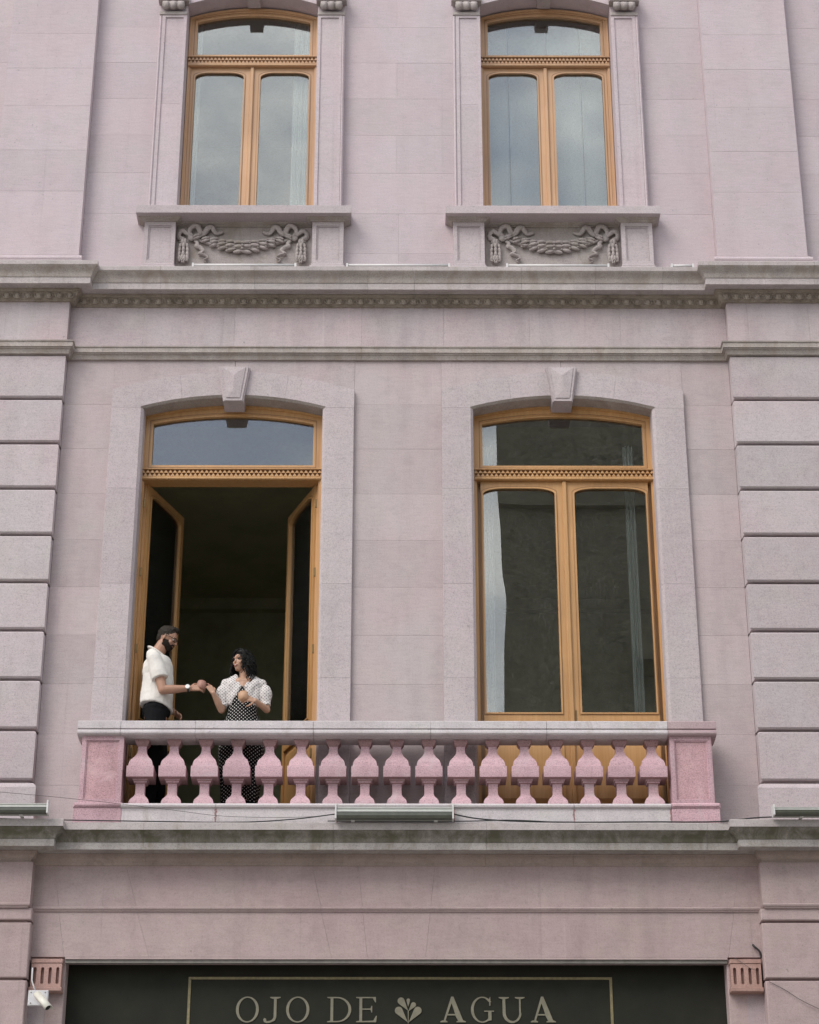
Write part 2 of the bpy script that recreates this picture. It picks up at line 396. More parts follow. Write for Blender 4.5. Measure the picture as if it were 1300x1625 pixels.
# ------------------------------------------------------------------ ground and the other side of the street
struct('paved_street', MB().box(-150, 150, -20.2, -3.2, -.20, 0.0), M['street'])
struct('pavement', MB().box(-150, 150, -3.2, -.05, -.20, .13).box(-150, 150, -24.3, -20.2, -.20, .13), M['pave'])
struct('ground', MB().box(-600, 600, -600, 600, -.5, -.21), M['pave'])
b1 = thing('office_building', 'tall dark rendered building across the street, mirrored in the closed window', 'building', (12, -24, 0))
def rel(o, root): o.location = Vector(o.location)-root.location; return o
def opart(name, mb, mt): return rel(obj(name, mb, mt, b1), b1)
ex = 2.22
def hull(pts, z0, z1):      # vertical prism on a plan outline
    n = len(pts); mb = MB(); mb.v = [(x, y, z0) for x, y in pts]+[(x, y, z1) for x, y in pts]
    mb.f = [tuple(range(n))[::-1], tuple(range(n, 2*n))]+[(i, (i+1) % n, n+(i+1) % n, n+i) for i in range(n)]; return mb
opart('wall', hull([(ex, -24.3), (ex+2.2, -38), (34, -38), (34, -24.3)], 0, 26.0), M['opp'])
opart('parapet', hull([(ex-.10, -24.15), (ex+2.1, -38.2), (34.2, -38.2), (34.2, -24.15)], 26.0, 26.5), M['opp'])
opart('ledge', MB().box(ex, 34, -24.3, -24.1, 22.2, 22.4), M['opp'])
opart('balcony', MB().box(5.0, 9.5, -24.3, -23.3, 18.2, 18.4).box(5.0, 9.5, -23.42, -23.3, 18.4, 19.3), M['opp'])
for i, (x0, x1, z0, z1) in enumerate([(5.4, 7.6, 15.0, 17.3), (8.6, 10.8, 15.0, 17.3), (12, 14.2, 15.0, 17.3), (5.4, 7.6, 10.6, 13.1), (8.6, 10.8, 10.6, 13.1), (5.4, 7.6, 5.8, 8.6), (12, 14.2, 19.6, 21.8), (16, 18.2, 19.6, 21.8)]):
    w = opart('window', MB().box(x0, x1, -24.3, -24.26, z0, z1), M['oppdark'])
b2 = thing('low_house', 'low pale rendered house across the street to the left', 'building', (-14, -24, 0))
rel(obj('wall', MB().box(-26, -.6, -36, -24.3, 0, 7.8), M['lowhouse'], b2), b2)
rel(obj('parapet', MB().box(-26, -.6, -24.4, -24.1, 7.8, 8.5), M['lowhouse'], b2), b2)

# ------------------------------------------------------------------ the town house
H = thing('town_house', 'pink lilac stone town house with carved cornices, arched oak windows and a balcony', 'building', (0, 0, 0))

def course(name, x0, x1, z0, z1, yf, yb, mt, ch=.004, gap=.0018):
    if name in ('wall_stone', 'pilaster_stone', 'frieze_stone'): ch, gap = .0010, .0004
    return obj(name, MB().slab(x0+gap, x1-gap, z0+gap, z1-gap, yf+random.uniform(-.0006, .0006), yb, ch), mt, H)
# --- solid wall behind the facing stones, left open where the windows are
bk = MB()
Y0, Y1 = .035, .42
for z0, z1 in ((12.02, 13.60),): bk.box(-8, 8, Y0, Y1, z0, z1)
for a, b in ((-8, -2.52), (-.70, .70), (2.52, 8)): bk.box(a, b, Y0, Y1, 7.18, 12.02)
for s in (-1, 1):
    a, b = mir(s*.70, s*2.52); bk.box(a, b, Y0, Y1, 11.86, 12.02); bk.box(a, b, .355, Y1+.2, 11.60, 11.86)
for a, b in ((-8, -2.27), (-.84, .84), (2.27, 8)): bk.box(a, b, Y0, Y1, 13.60, 18.0)
for s in (-1, 1):
    a, b = mir(s*.84, s*2.27); bk.box(a, b, Y0, Y1, 16.75, 18.0)
bk.box(-8, -3.0, Y0-.1, Y1, 0, 7.18).box(3.0, 8, Y0-.1, Y1, 0, 7.18).box(-3.0, 3.0, .0, Y1, 6.2, 7.18)
obj('wall_core', bk, M['mortar'], H)

# --- dark room behind the balcony windows, two curtained rooms above
def room(x0, x1, y1, z0, z1, wm, cm):
    y0 = Y1
    obj('room_wall', MB().box(x0-.1, x0, y0, y1, z0, z1).box(x1, x1+.1, y0, y1, z0, z1).box(x0-.1, x1+.1, y1, y1+.1, z0, z1), wm, H)
    obj('room_ceiling', MB().box(x0-.1, x1+.1, y0, y1+.1, z1, z1+.1), cm, H)
    obj('room_floor', MB().box(x0-.1, x1+.1, y0, y1+.1, z0-.1, z0), wm, H)
room(-4.5, 4.5, 5.15, 7.38, 11.62, M['dark_in'], M['dark_ceiling'])
obj('room_cornice', MB().box(-4.5, 4.5, 5.03, 5.149, 11.48, 11.619), M['dark_in'], H)
obj('balcony_floor', MB().box(-2.40, 2.40, -.135, Y1, 7.20, 7.38), M['cornice_low'], H)
room(-4.5, -.2, 3.5, 13.4, 17.0, M['dark_in'], M['dark_ceiling'])
room(.2, 4.5, 3.5, 13.4, 17.0, M['dark_in'], M['dark_ceiling'])

# --- cornices and string courses: profiles swept along the wall line with mitred breaks, cut into stones
def sweep(name, prof, path, cuts, mt, gap=.0009, smooth=True):
    """path: wall line (x, y) left to right; prof: (projection, z)"""
    P = [Vector(p) for p in path]
    nodes = []
    for i, p in enumerate(P):
        t1 = (P[i]-P[i-1]).normalized() if i else None
        t2 = (P[i+1]-P[i]).normalized() if i < len(P)-1 else None
        n1 = Vector((t1.y, -t1.x)) if t1 else None; n2 = Vector((t2.y, -t2.x)) if t2 else None
        nn = n1 if t2 is None else n2 if t1 is None else (n1+n2)/(1+n1.dot(n2))
        nodes.append((p, nn))
        if t2 is not None and abs(t2.x) > .9:
            for c in cuts:
                if P[i].x < c < P[i+1].x: nodes.append((Vector((c, P[i].y)), n2, True))
    pieces = []; cur = [nodes[0]]
    for nd in nodes[1:]:
        if len(nd) == 3:
            cur.append((nd[0]-Vector((gap, 0)), nd[1])); pieces.append(cur); cur = [(nd[0]+Vector((gap, 0)), nd[1])]
        else: cur.append(nd)
    pieces.append(cur); outp = []
    for pc in pieces:
        mb = MB(); k = len(prof)
        for p, nn in pc:
            for d, z in prof: q = p+nn*d; mb.v.append((q.x, q.y, z))
        for i in range(len(pc)-1):
            for j in range(k):
                j2 = (j+1) % k; mb.f.append((i*k+j, i*k+j2, (i+1)*k+j2, (i+1)*k+j))
        mb.f.append(tuple(range(k))); mb.f.append(tuple((len(pc)-1)*k+j for j in range(k))[::-1])
        o = obj(name, mb, mt, H); autosmooth(o, 28); outp.append(o)
    return outp
def brk(xc, ym, yp, xe=8): return [(-xe, yp), (-xc, yp), (-xc, ym), (xc, ym), (xc, yp), (xe, yp)]
c1cuts = (-4.3, -2.35, -1.42, -.3, .16, 1.22, 1.95, 2.62, 4.1)
cor1_top = [(.10, 12.70), (.19, 12.703), (.19, 12.693), (.22, 12.693), (.22, 12.762), (.228, 12.767), (.232, 12.785), (.236, 12.80), (.247, 12.822), (.268, 12.842), (.285, 12.858),
            (.292, 12.868), (.292, 12.912), (.285, 12.918), (-.03, 12.93), (-.03, 12.70)]
cor1_cor = cor1_top[:5]+[(-.03, 12.7622), (-.03, 12.70)]
cor1_cym = [(-.03, 12.7628), (.226, 12.7628)]+cor1_top[5:12]+[(.292, 12.8685), (-.03, 12.8685)]
cor1_fil = [(-.03, 12.8692), (.292, 12.8692)]+cor1_top[12:14]+[(-.03, 12.93)]
sweep('corona_stone', cor1_cor, brk(3.25, 0, -.11), c1cuts, M['cornice_pale'])
sweep('cyma_stone', cor1_cym, brk(3.25, 0, -.11), c1cuts, M['cornice'])
sweep('cornice_fillet', cor1_fil, brk(3.25, 0, -.11), c1cuts, M['cornice_pale'])
cor1_bed = [(.03, 12.592), (.045, 12.594), (.05, 12.606), (.06, 12.612), (.074, 12.64), (.080, 12.672), (.092, 12.676), (.10, 12.682), (.104, 12.69), (.118, 12.694), (.118, 12.699), (-.03, 12.699), (-.03, 12.592)]
sweep('bed_moulding', cor1_bed, brk(3.25, 0, -.11), c1cuts, M['egg'])
# eggs and darts
egg = MB(); egg.ell((0, -.006, 0), (.030, .020, .038), None, 10, 8)
rim = []
for k in range(13):
    a = math.pi*(.12+.76*k/12)+math.pi; rim.append((math.cos(a)*.040, -.010, math.sin(a)*.046+.004))
rim = [(-.041, -.010, .036)]+rim+[(.041, -.010, .036)]
egg.tube(rim, .0055, 5)
EG = mesh('egg', egg, M['egg'], True)
dart = MB(); dart.add([(-.008, 0, .036), (.008, 0, .036), (0, -.004, -.036), (0, -.018, .030)], [(0, 1, 2), (0, 2, 3), (1, 3, 2), (0, 3, 1)])
DT = mesh('dart', dart, M['egg'])
px = .1048
def eggs(xa, xb, y, n):
    for i in range(n):
        x = xa+(xb-xa)*(i+.5)/n
        o = link('egg', EG, H, (x, y, 12.640)); o.rotation_euler = (R(-16), 0, 0)
        o = link('dart', DT, H, (x+(xb-xa)/n*.5, y, 12.640)); o.rotation_euler = (R(-16), 0, 0)
eggs(-3.17, 3.17, -.070, 60)
eggs(-4.75, -3.19, -.180, 15); eggs(3.19, 4.75, -.180, 15)
# string course under the frieze
string = [(.0, 12.000), (.028, 12.004), (.030, 12.016), (.038, 12.030), (.044, 12.044), (.056, 12.048), (.056, 12.058), (.070, 12.062), (.070, 12.112), (.080, 12.116), (.082, 12.128), (.06, 12.138), (-.03, 12.145), (-.03, 12.0)]
sweep('string_course', string, brk(3.25, 0, -.12), (-4, -2.9, -1.66, -.36, .62, 1.9, 3.0, 4.1), M['cornice'])
# frieze
fx = [-3.25, -2.9, -1.42-1.1, -1.66, -.95, -.36, .02, 1.05, 1.9, 2.55, 3.25]
fx = [-3.25, -2.52, -1.62, -.36, .45, 1.3, 2.2, 3.25]
for a, b in zip(fx, fx[1:]): course('frieze_stone', a, b, 12.14, 12.597, -.03, .04, M['frieze'], .003, .001)
for s in (-1, 1):
    for a, b in ((3.25, 4.05), (4.05, 5.2)):
        a, b = mir(s*a, s*b); course('frieze_stone', a, b, 12.14, 12.597, -.135, .04, M['frieze'], .004, .001)

# --- third storey wall
z3 = [12.93, 13.725, 14.22, 14.69, 15.152, 15.615, 16.08, 16.55, 17.05, 17.6]
for i, (a, b) in enumerate(zip(z3, z3[1:])):
    if i % 2 == 1 and i > 0: parts = [(-.58, .58)]
    else: parts = [(-.58, -.02), (-.02, .58)]
    if i == 0:
        parts = [(-.56, .0), (.0, .56)]
        for z0, z1 in ((12.93, 13.25), (13.25, 13.725)):
            for p in parts: course('wall_stone', p[0], p[1], z0, z1, 0, .04, M['wall3'], .002, .0008)
    else:
        for p in parts: course('wall_stone', p[0], p[1], a, b, 0, .04, M['wall3'], .002, .0008)
    for s in (-1, 1):
        x0, x1 = mir(s*2.54, s*3.2); course('wall_stone', x0, x1, a, b, 0, .04, M['wall3'], .002, .0008)
        x0, x1 = mir(s*4.10, s*5.0); course('wall_stone', x0, x1, a, b, 0, .04, M['wall3'], .002, .0008)
# smooth pilasters of the third storey
zp = [13.150, 13.914, 14.416, 14.968, 15.45, 15.90, 16.36, 16.9, 17.6]
for s in (-1, 1):
    for a, b in zip(zp, zp[1:]):
        x0, x1 = mir(s*3.20, s*4.105); course('pilaster_stone', x0, x1, a, b, -.12, .04, M['wall3'], .004, .0007)
    x0, x1 = mir(s*3.165, s*4.15)
    mb = MB(); mb.tube([(x0+.0, -.115, 13.105), (x1, -.115, 13.105)], .036, 16); mb.box(x0+.02, x1-.02, -.12, .03, 13.07, 13.149)
    autosmooth(obj('pilaster_torus', mb, M['wall3'], H), 40)
    x0, x1 = mir(s*3.155, s*4.20); course('pilaster_plinth', x0, x1, 12.925, 13.068, -.17, .03, M['wall3'], .006, 0)

# --- second storey wall and rusticated pilasters
Z0, HH = 11.518, .4842
zr = [Z0-HH*k for k in range(9)]
z2 = [12.0]+zr
for i, (b, a) in enumerate(zip(z2, z2[1:]+[7.19])):
    lo = a
    course('wall_stone', -.425, .425, lo, b, 0, .04, M['wall2'], .0025, .0009)
    for s in (-1, 1):
        x0, x1 = mir(s*2.78, s*3.25); course('wall_stone', x0, x1, lo, b, 0, .04, M['wall2'], .0025, .0009)
def rust(s, x0, x1, z0, z1, yf, mt, g=.0145):
    """pilaster block with chamfered top and bottom arrises; grooves between blocks stay recessed"""
    c = .014; zb, zt = z0+g, z1-g
    a, b = mir(s*x0, s*x1)
    pr = [(yf+c, zb), (yf, zb+c), (yf, zt-c), (yf+c, zt), (.03, zt), (.03, zb)]
    mb = MB(); k = len(pr)
    for x, dx in ((a, 0), (b, 0)):
        for i, (y, z) in enumerate(pr):
            inner = (x == a) == (s > 0)
            mb.v.append((x+(s*c if inner and i in (0, 3) else 0), y, z))
    for j in range(k): mb.f.append((j, (j+1) % k, k+(j+1) % k, k+j))
    mb.f.append(tuple(range(k))[::-1]); mb.f.append(tuple(range(k, 2*k)))
    return obj('rusticated_block', mb, mt, H)
for s in (-1, 1):
    zz = [12.0+.013]+zr
    for t_, b_ in zip(zz, zz[1:]): rust(s, 3.25, 5.2, b_, t_, -.125, M['rustic'])
    a, b = mir(s*3.285, s*5.2); obj('pilaster_core', MB().box(a, b, -.060, .034, 7.19, 12.0), M['rustic'], H)
    a, b = mir(s*3.205, s*5.2)
    mb = MB(); pr = [(-.165, 7.19), (-.165, 7.575), (-.15, 7.598), (-.128, 7.622), (.03, 7.63), (.03, 7.19)]
    for x in (a, b):
        for i, (y, z) in enumerate(pr):
            inner = (x == a) == (s > 0); mb.v.append((x+(s*.035 if inner and i in (3, 4) else s*.012 if inner and i == 2 else 0), y, z))
    for j in range(6): mb.f.append((j, (j+1) % 6, 6+(j+1) % 6, 6+j))
    mb.f += [(5, 4, 3, 2, 1, 0), (6, 7, 8, 9, 10, 11)]
    obj('pilaster_base', mb, M['rustic'], H)

# --- lower cornice carrying the balcony
cor2 = [(.10, 6.872), (.112, 6.875), (.118, 6.90), (.135, 6.912), (.150, 6.932), (.156, 6.955), (.165, 6.958), (.165, 6.966), (.305, 6.966), (.31, 6.951), (.34, 6.951), (.34, 7.015), (.348, 7.02),
        (.352, 7.038), (.362, 7.055), (.382, 7.072), (.398, 7.085), (.410, 7.100), (.42, 7.104), (.42, 7.165), (.412, 7.172), (-.03, 7.19), (-.03, 6.872)]
c2cuts = (-4.2, -2.2, -1.9, -.55, .78, 1.55, 2.7, 4.3)
bedp = cor2[:8]+[(-.03, 6.966), (-.03, 6.872)]
corp = [(-.03, 6.9665), (.165, 6.9665)]+cor2[8:12]+[(-.03, 7.015)]
cymp = [(-.03, 7.0155), (.345, 7.0155)]+cor2[12:19]+[(.42, 7.1045), (-.03, 7.1045)]
filp = [(-.03, 7.1052), (.42, 7.1052)]+cor2[19:22]
sweep('lower_bed_moulding', bedp, brk(3.30, 0, -.107), c2cuts, M['bed_low'])
sweep('lower_corona_stone', corp, brk(3.30, 0, -.107), c2cuts, M['cornice_low2'])
sweep('lower_cyma_stone', cymp, brk(3.30, 0, -.107), c2cuts, M['cornice_low'])
sweep('lower_cornice_fillet', filp, brk(3.30, 0, -.107), c2cuts, M['cornice_pale'])

def stain(x, y, z0, z1, w, mt, seed):
    rnd = random.Random(seed); n = 10; mb = MB(); L_, R_ = [], []
    for i in range(n+1):
        q = i/n; z = z1+(z0-z1)*q; ww = w*(1-.55*q)*rnd.uniform(.6, 1.2); c = x+rnd.uniform(-.25, .25)*w
        L_.append((c-ww/2, z)); R_.append((c+ww/2, z))
    obj('stain', mb.plate(L_[::-1]+R_, [], y, y+.0012), mt, H)
for i, x in enumerate((-1.58, -.52, .50, 1.55, 2.395)): stain(x, -.3795, 7.176, 7.305, .022, M['redstain'], 10+i)
# --- ground floor
def vous(pts, z0, z1, name='voussoir'):
    (a0, a1), (b0, b1) = pts; g = .0007
    o = MB().plate([(a1+g, z0), (b1-g, z0), (b0-g, z1), (a0+g, z1)], [], -.10, .03)
    return obj(name, o, M['base'], H)
def lerp(a, b, t): return a+(b-a)*t
J = [(-3.30, -3.17), (-3.00, -2.86), (-2.37, -2.13), (-.74, -.56), (-.335, -.25), (.335, .25), (3.00, 2.86), (3.30, 3.17)]
# upper band and lower band; the moulding between covers z 6.47 .. 6.50
for A, B in zip(J, J[1:]):
    am = lerp(A[0], A[1], .47); bm_ = lerp(B[0], B[1], .47)
    vous(((A[0], am), (B[0], bm_)), 6.50, 6.872)
    x0, x1 = A[1], B[1]
    vous(((am, max(x0, -3.17)), (bm_, min(x1, 3.17))), 6.070, 6.47)
gs = [(.10, 6.462), (.112, 6.464), (.116, 6.474), (.128, 6.482), (.132, 6.494), (.125, 6.503), (.10, 6.508), (.02, 6.508), (.02, 6.462)]
sweep('ground_floor_string', gs, brk(3.295, 0, -.13), (-2.2, 0.33, 2.0), M['base'])
for s in (-1, 1):
    a, b = mir(s*3.165, s*5.2); course('pilaster_stone', a, b, 6.50, 6.872, -.235, .0, M['base'], .004, .001)
    for t_, b_ in ((6.465, 6.362), (6.338, 5.862), (5.838, 5.36), (5.336, 4.86), (4.836, 4.3)):
        a, b = mir(s*3.145, s*5.2); course('rusticated_block', a, b, b_, t_, -.225, .0, M['base'], .008, 0)
    a, b = mir(s*3.185, s*5.2); obj('pilaster_core', MB().box(a, b, -.18, -.001, 0, 6.50), M['base'], H)
    a, b = mir(s*2.845, s*3.185); course('shop_jamb', a, b, 3.6, 6.069, -.06, .35, M['base'], .006, 0)
    # fluted bracket
    a, b = mir(s*2.865, s*3.125); w = b-a
    br = obj('fluted_bracket', MB().box(a, b, -.11, -.06, 5.80, 6.0), M['terracotta'], H)
    holes = []
    for k in range(4):
        cx = a+w*(k+.5)/4+.0; r_ = .0135; h = [(cx+r_*math.cos(math.pi*j/8), 5.955+r_*math.sin(math.pi*j/8)) for j in range(9)]
        h += [(cx-r_*math.cos(math.pi*j/8), 5.838-r_*math.sin(math.pi*j/8)) for j in range(9)]; holes.append(h)
    link('flute_plate', mesh('flute_plate', MB().plate([(a, 5.80), (b, 5.80), (b, 6.0), (a, 6.0)], holes, -.150, -.1105), M['terracotta']), br)
    link('bracket_foot', mesh('bracket_foot', MB().slab(a-.012, b+.012, 5.760, 5.797, -.165, -.06, .006), M['terracotta']), br)
    link('bracket_cap', mesh('bracket_cap', MB().slab(a-.004, b+.004, 6.004, 6.040, -.155, -.06, .004), M['terracotta']), br)
obj('shop_soffit', MB().box(-2.85, 2.85, -.10, .40, 6.05, 6.069), M['base'], H)
obj('steel_lintel', MB().box(-2.85, 2.85, -.085, -.05, 6.020, 6.049).box(-2.85, 2.85, -.092, -.04, 6.0495, 6.056), M['lintel'], H)
obj('shop_recess', MB().box(-2.85, 2.85, .30, .34, 3.6, 6.049), M['dark_in'], H)

# --- second storey window surrounds
def arc(xc, hw, zs, zc, n=20, x0=None, x1=None):
    """points left to right of a segmental arch with springing height zs and crown zc"""
    sg = zc-zs; rad = (hw*hw+sg*sg)/(2*sg); ps = []
    for i in range(n+1):
        x = -hw+2*hw*i/n
        if x0 is not None and (x < x0-1e-6 or x > x1+1e-6): continue
        ps.append((xc+x, zc-rad+math.sqrt(rad*rad-x*x)))
    return ps
YS = -.045
def arcz(x, hw, zs, zc):
    sg = zc-zs; rad = (hw*hw+sg*sg)/(2*sg); return zc-rad+math.sqrt(max(0, rad*rad-x*x))
for s in (-1, 1):
    xc = s*1.6; hw = .895
    for z0, z1 in ((7.38, 8.20), (8.20, 8.66), (8.66, 9.60), (9.60, 10.59), (10.59, 11.462)):
        for e in (-1, 1):
            xi, xo = xc+e*hw, (s*2.78 if e == s else s*.425)
            a, b = mir(xi, xo); g = .0009; c = .03
            # section through the jamb stone: chamfered inner arris
            sec = [(xo, YS+.004), (xo-e*.004, YS), (xi, YS), (xi-e*.026, YS+c), (xi-e*.030, .16), (xi-e*.005, .35), (xo, .35)]
            mb = MB(); k = len(sec)
            for z in (z0+g, z1-g):
                for x, y in sec: mb.v.append((x, y, z))
            for j in range(k): mb.f.append((j, (j+1) % k, k+(j+1) % k, k+j))
            mb.f.append(tuple(range(k))); mb.f.append(tuple(range(k, 2*k))[::-1])
            obj('jamb_stone', mb, M['surround'], H)
    # arch stones left and right of the keystone, intrados segmental, extrados rising to the keystone
    zs, zcr = 11.475, 11.603
    for e in (-1, 1):
        xo = s*2.78 if e == s else s*.425; ho = abs(xo-xc)
        cuts = [.10, .52, hw+.0001]
        for q, (u0, u1) in enumerate(((.095, .50), (.50, None))):
            g = .0009
            if u1 is None:
                inn = [(xc+e*u, arcz(u, hw, zs, zcr)) for u in [lerp(.50+g, hw, i/8) for i in range(9)]]
                outer = inn+[(xc+e*hw, 11.463), (xo, 11.463), (xo, 11.66)]+[(xc+e*u, 11.66+.20*(1-(u/ho)**2)) for u in [lerp(ho-.02, .53, i/8) for i in range(9)]]
            else:
                inn = [(xc+e*u, arcz(u, hw, zs, zcr)) for u in [lerp(.095, .50-g, i/6) for i in range(7)]]
                outer = inn+[(xc+e*u, 11.66+.20*(1-(u/ho)**2)) for u in [lerp(.53-g, .14, i/6) for i in range(7)]]
            # chamfer on the intrados: front plate starts 14 mm higher than the soffit body
            obj('arch_stone', MB().plate(outer, [], YS, .35), M['surround'], H)
        # spandrel above, flush within a few millimetres
        sp = [(xc+e*u, 11.6615+.20*(1-(u/ho)**2)) for u in [lerp(.14, ho, i/12) for i in range(13)]]+[(xo, 11.999), (xc+e*.002, 11.999), (xc+e*.002, 11.862)]
        obj('spandrel_stone', MB().plate(sp, [], -.003, .04), M['wall2'], H)
    # weathered intrados band, a narrow sloping arris under the arch
    A = arc(xc, hw, zs-.002, zcr-.002, 24); mb = MB()
    for x, z in A: mb.v += [(x, YS-.002, z+.001), (x, YS+.02, z-.020), (x, .145, z-.021), (x, .145, z+.0)]
    for i in range(len(A)-1):
        for j in range(4): mb.f.append((i*4+j, i*4+(j+1) % 4, (i+1)*4+(j+1) % 4, (i+1)*4+j))
    mb.f += [(0, 1, 2, 3), tuple(len(A)*4-4+j for j in (3, 2, 1, 0))]
    autosmooth(obj('arch_arris', mb, M['cornice'], H), 30)
    # keystone: body, raised rim plate, faceted centre
    zt, zb = 11.893, 11.512
    ks = obj('keystone', MB().plate([(xc-.098, zb), (xc+.098, zb), (xc+.155, zt), (xc-.155, zt)], [], -.080, .145), M['surround'], H)
    link('keystone_rim', mesh('keystone_rim', MB().plate([(xc-.086, zb+.0), (xc+.086, zb+.0), (xc+.140, zt-.004), (xc-.140, zt-.004)], [], -.096, -.0805), M['surround']), ks)
    yb_, yf_, yn = -.0965, -.104, -.126
    bl, br_, tr_, tl = (xc-.066, zb+.03), (xc+.066, zb+.03), (xc+.112, zt-.016), (xc-.112, zt-.016); ap = (xc, zt-.115); ap2 = (xc, zb+.11)
    V = [(p[0], yb_, p[1]) for p in (bl, br_, tr_, tl)]+[(p[0], yf_, p[1]) for p in (bl, br_, tr_, tl)]+[(ap[0], yn, ap[1]), (ap2[0], yn+.01, ap2[1])]
    F = [(0, 3, 2, 1), (0, 1, 5, 4), (1, 2, 6, 5), (2, 3, 7, 6), (3, 0, 4, 7), (4, 5, 9), (5, 6, 8, 9), (6, 7, 8), (7, 4, 9, 8)]
    link('keystone_facet', mesh('keystone_facet', MB().add(V, F), M['surround']), ks)

# --- third storey window surrounds
def panelled(name, x0, x1, z0, z1, yf, yb, bd, dep, mt, parent=H):
    """slab with a sunk panel: a rim plate in front of the body, a bead between"""
    o = obj(name, MB().slab(x0, x1, z0, z1, yf+dep, yb, .001), mt, parent)
    if parent is H:
        link(name+'_rim', mesh(name+'_rim', MB().plate([(x0, z0), (x1, z0), (x1, z1), (x0, z1)], [[(x0+bd, z0+bd), (x1-bd, z0+bd), (x1-bd, z1-bd), (x0+bd, z1-bd)]], yf, yf+dep-.0005), mt), o)
        b2_ = bd+.012
        link(name+'_bead', mesh(name+'_bead', MB().plate([(x0+bd+.002, z0+bd+.002), (x1-bd-.002, z0+bd+.002), (x1-bd-.002, z1-bd-.002), (x0+bd+.002, z1-bd-.002)],
             [[(x0+b2_, z0+b2_), (x1-b2_, z0+b2_), (x1-b2_, z1-b2_), (x0+b2_, z1-b2_)]], yf+dep*.45, yf+dep-.0008), mt), o)
    return o
SW = []
for s in (-1, 1):
    xc = s*1.558
    for e in (-1, 1):
        xi, xo = xc+e*.695, xc+e*.985
        a, b = mir(xi, xo)
        obj('jamb_core', MB().slab(a, b, 13.55, 16.9, -.055, .35, .004), M['wall3'], H)
        oa, ob = mir(xo, xo-e*.030); ia, ib = mir(xo-e*.030, xi)
        obj('jamb_edge_moulding', MB().slab(oa+.001, ob-.001, 13.70, 16.17, -.095, -.0555, .012), M['wall3'], H)
        for z0, z1 in ((13.70, 15.03), (15.0305, 16.17)):
            o = obj('jamb_panel', MB().slab(ia, ib, z0, z1, -.075, -.056, .0012), M['wall3'], H)
        link('panel_rim', mesh('panel_rim', MB().plate(rect(ia, ib, 13.70, 16.17), [rect(ia+.035, ib-.035, 13.735, 16.142)], -.088, -.0755), M['wall3']), o)
        # scroll capital over the jamb
        cxm = (a+b)/2
        cp = obj('capital', MB().slab(a+.0, b-.0, 16.17, 16.215, -.10, -.0555, .006), M['carved'], H)
        mb = MB()
        mb.tube([(a+.03, -.12, 16.275), (b-.03, -.12, 16.275)], .042, 12)
        for k in (-1, 0, 1): mb.tube([(cxm+k*.078-.03, -.125, 16.272), (cxm+k*.078+.03, -.125, 16.272)], [.046, .046], 12); mb.ell((cxm+k*.078, -.135, 16.262), (.042, .040, .046), None, 12, 8)
        link('scroll', mesh('scroll', mb, M['carved'], True), cp)
        link('leaf_band', mesh('leaf_band', MB().slab(a-.015, b+.015, 16.32, 16.42, -.16, -.0555, .012), M['carved']), cp)
        # pedestal under the sill
        a, b = (xc+e*.69, xc+e*1.005); a, b = mir(a, b)
        pd = panelled('pedestal', a, b, 13.06, 13.555, -.105, .03, .042, .018, M['surround'])
        link('pedestal_base', mesh('pedestal_base', MB().slab(a-.018, b+.018, 12.93, 13.03, -.14, .03, .012).slab(a-.006, b+.006, 13.03, 13.059, -.12, .03, .008), M['surround']), pd)
    # arched head with lintel above
    A = arc(xc, .695, 16.345, 16.475, 18)
    obj('arched_head', MB().plate(A+[(xc+.695, 17.3), (xc-.695, 17.3)], [], -.05, .35), M['wall3'], H)
    obj('keystone', MB().plate([(xc-.07, 16.43), (xc+.07, 16.43), (xc+.12, 16.9), (xc-.12, 16.9)], [], -.12, .12), M['surround'], H)
    # sill with coved underside
    xa, xb = xc-1.082, xc+1.082
    sp = [(-.225, 13.588), (-.225, 13.676), (-.215, 13.684), (.30, 13.70), (.30, 13.588)]
    mb = MB()
    for x in (xa, xb):
        for y, z in sp: mb.v.append((x, y, z))
    for j in range(5): mb.f.append((j, (j+1) % 5, 5+(j+1) % 5, 5+j))
    mb.f += [(4, 3, 2, 1, 0), (5, 6, 7, 8, 9)]
    sl = obj('window_sill', mb, M['surround'], H)
    # moulding below the sill, breaking forward over the pedestals
    pth = [(xa+.075, .02), (xa+.075, -.105), (xc-.69, -.105), (xc-.69, -.0), (xc+.69, -.0), (xc+.69, -.105), (xb-.075, -.105), (xb-.075, .02)]
    prof = [(.002, 13.555), (.018, 13.557), (.022, 13.566), (.04, 13.572), (.055, 13.580), (.06, 13.5875), (-.02, 13.5875), (-.02, 13.555)]
    P = [Vector(p) for p in pth]; mb = MB(); k = len(prof)
    for i, p in enumerate(P):
        t1 = (P[i]-P[i-1]).normalized() if i else (P[1]-P[0]).normalized()
        t2 = (P[i+1]-P[i]).normalized() if i < len(P)-1 else t1
        n1 = Vector((t1.y, -t1.x)); n2 = Vector((t2.y, -t2.x)); nn = (n1+n2)/(1+n1.dot(n2))
        for d, z in prof: q = p+nn*d; mb.v.append((q.x, q.y, z))
    for i in range(len(P)-1):
        for j in range(k): mb.f.append((i*k+j, i*k+(j+1) % k, (i+1)*k+(j+1) % k, (i+1)*k+j))
    mb.f += [tuple(range(k)), tuple(range((len(P)-1)*k, len(P)*k))[::-1]]
    # the first run comes out of the wall heading -y: flip handled by recalculated normals
    link('sill_moulding', mesh('sill_moulding', mb, M['cornice']), sl)
    obj('apron_panel', MB().slab(xc-.688, xc+.688, 13.03, 13.586, -.002, .04, .001), M['carved'], H)
    obj('apron_base', MB().slab(xc-.671, xc+.671, 12.93, 13.03, -.03, .04, .006), M['surround'], H)

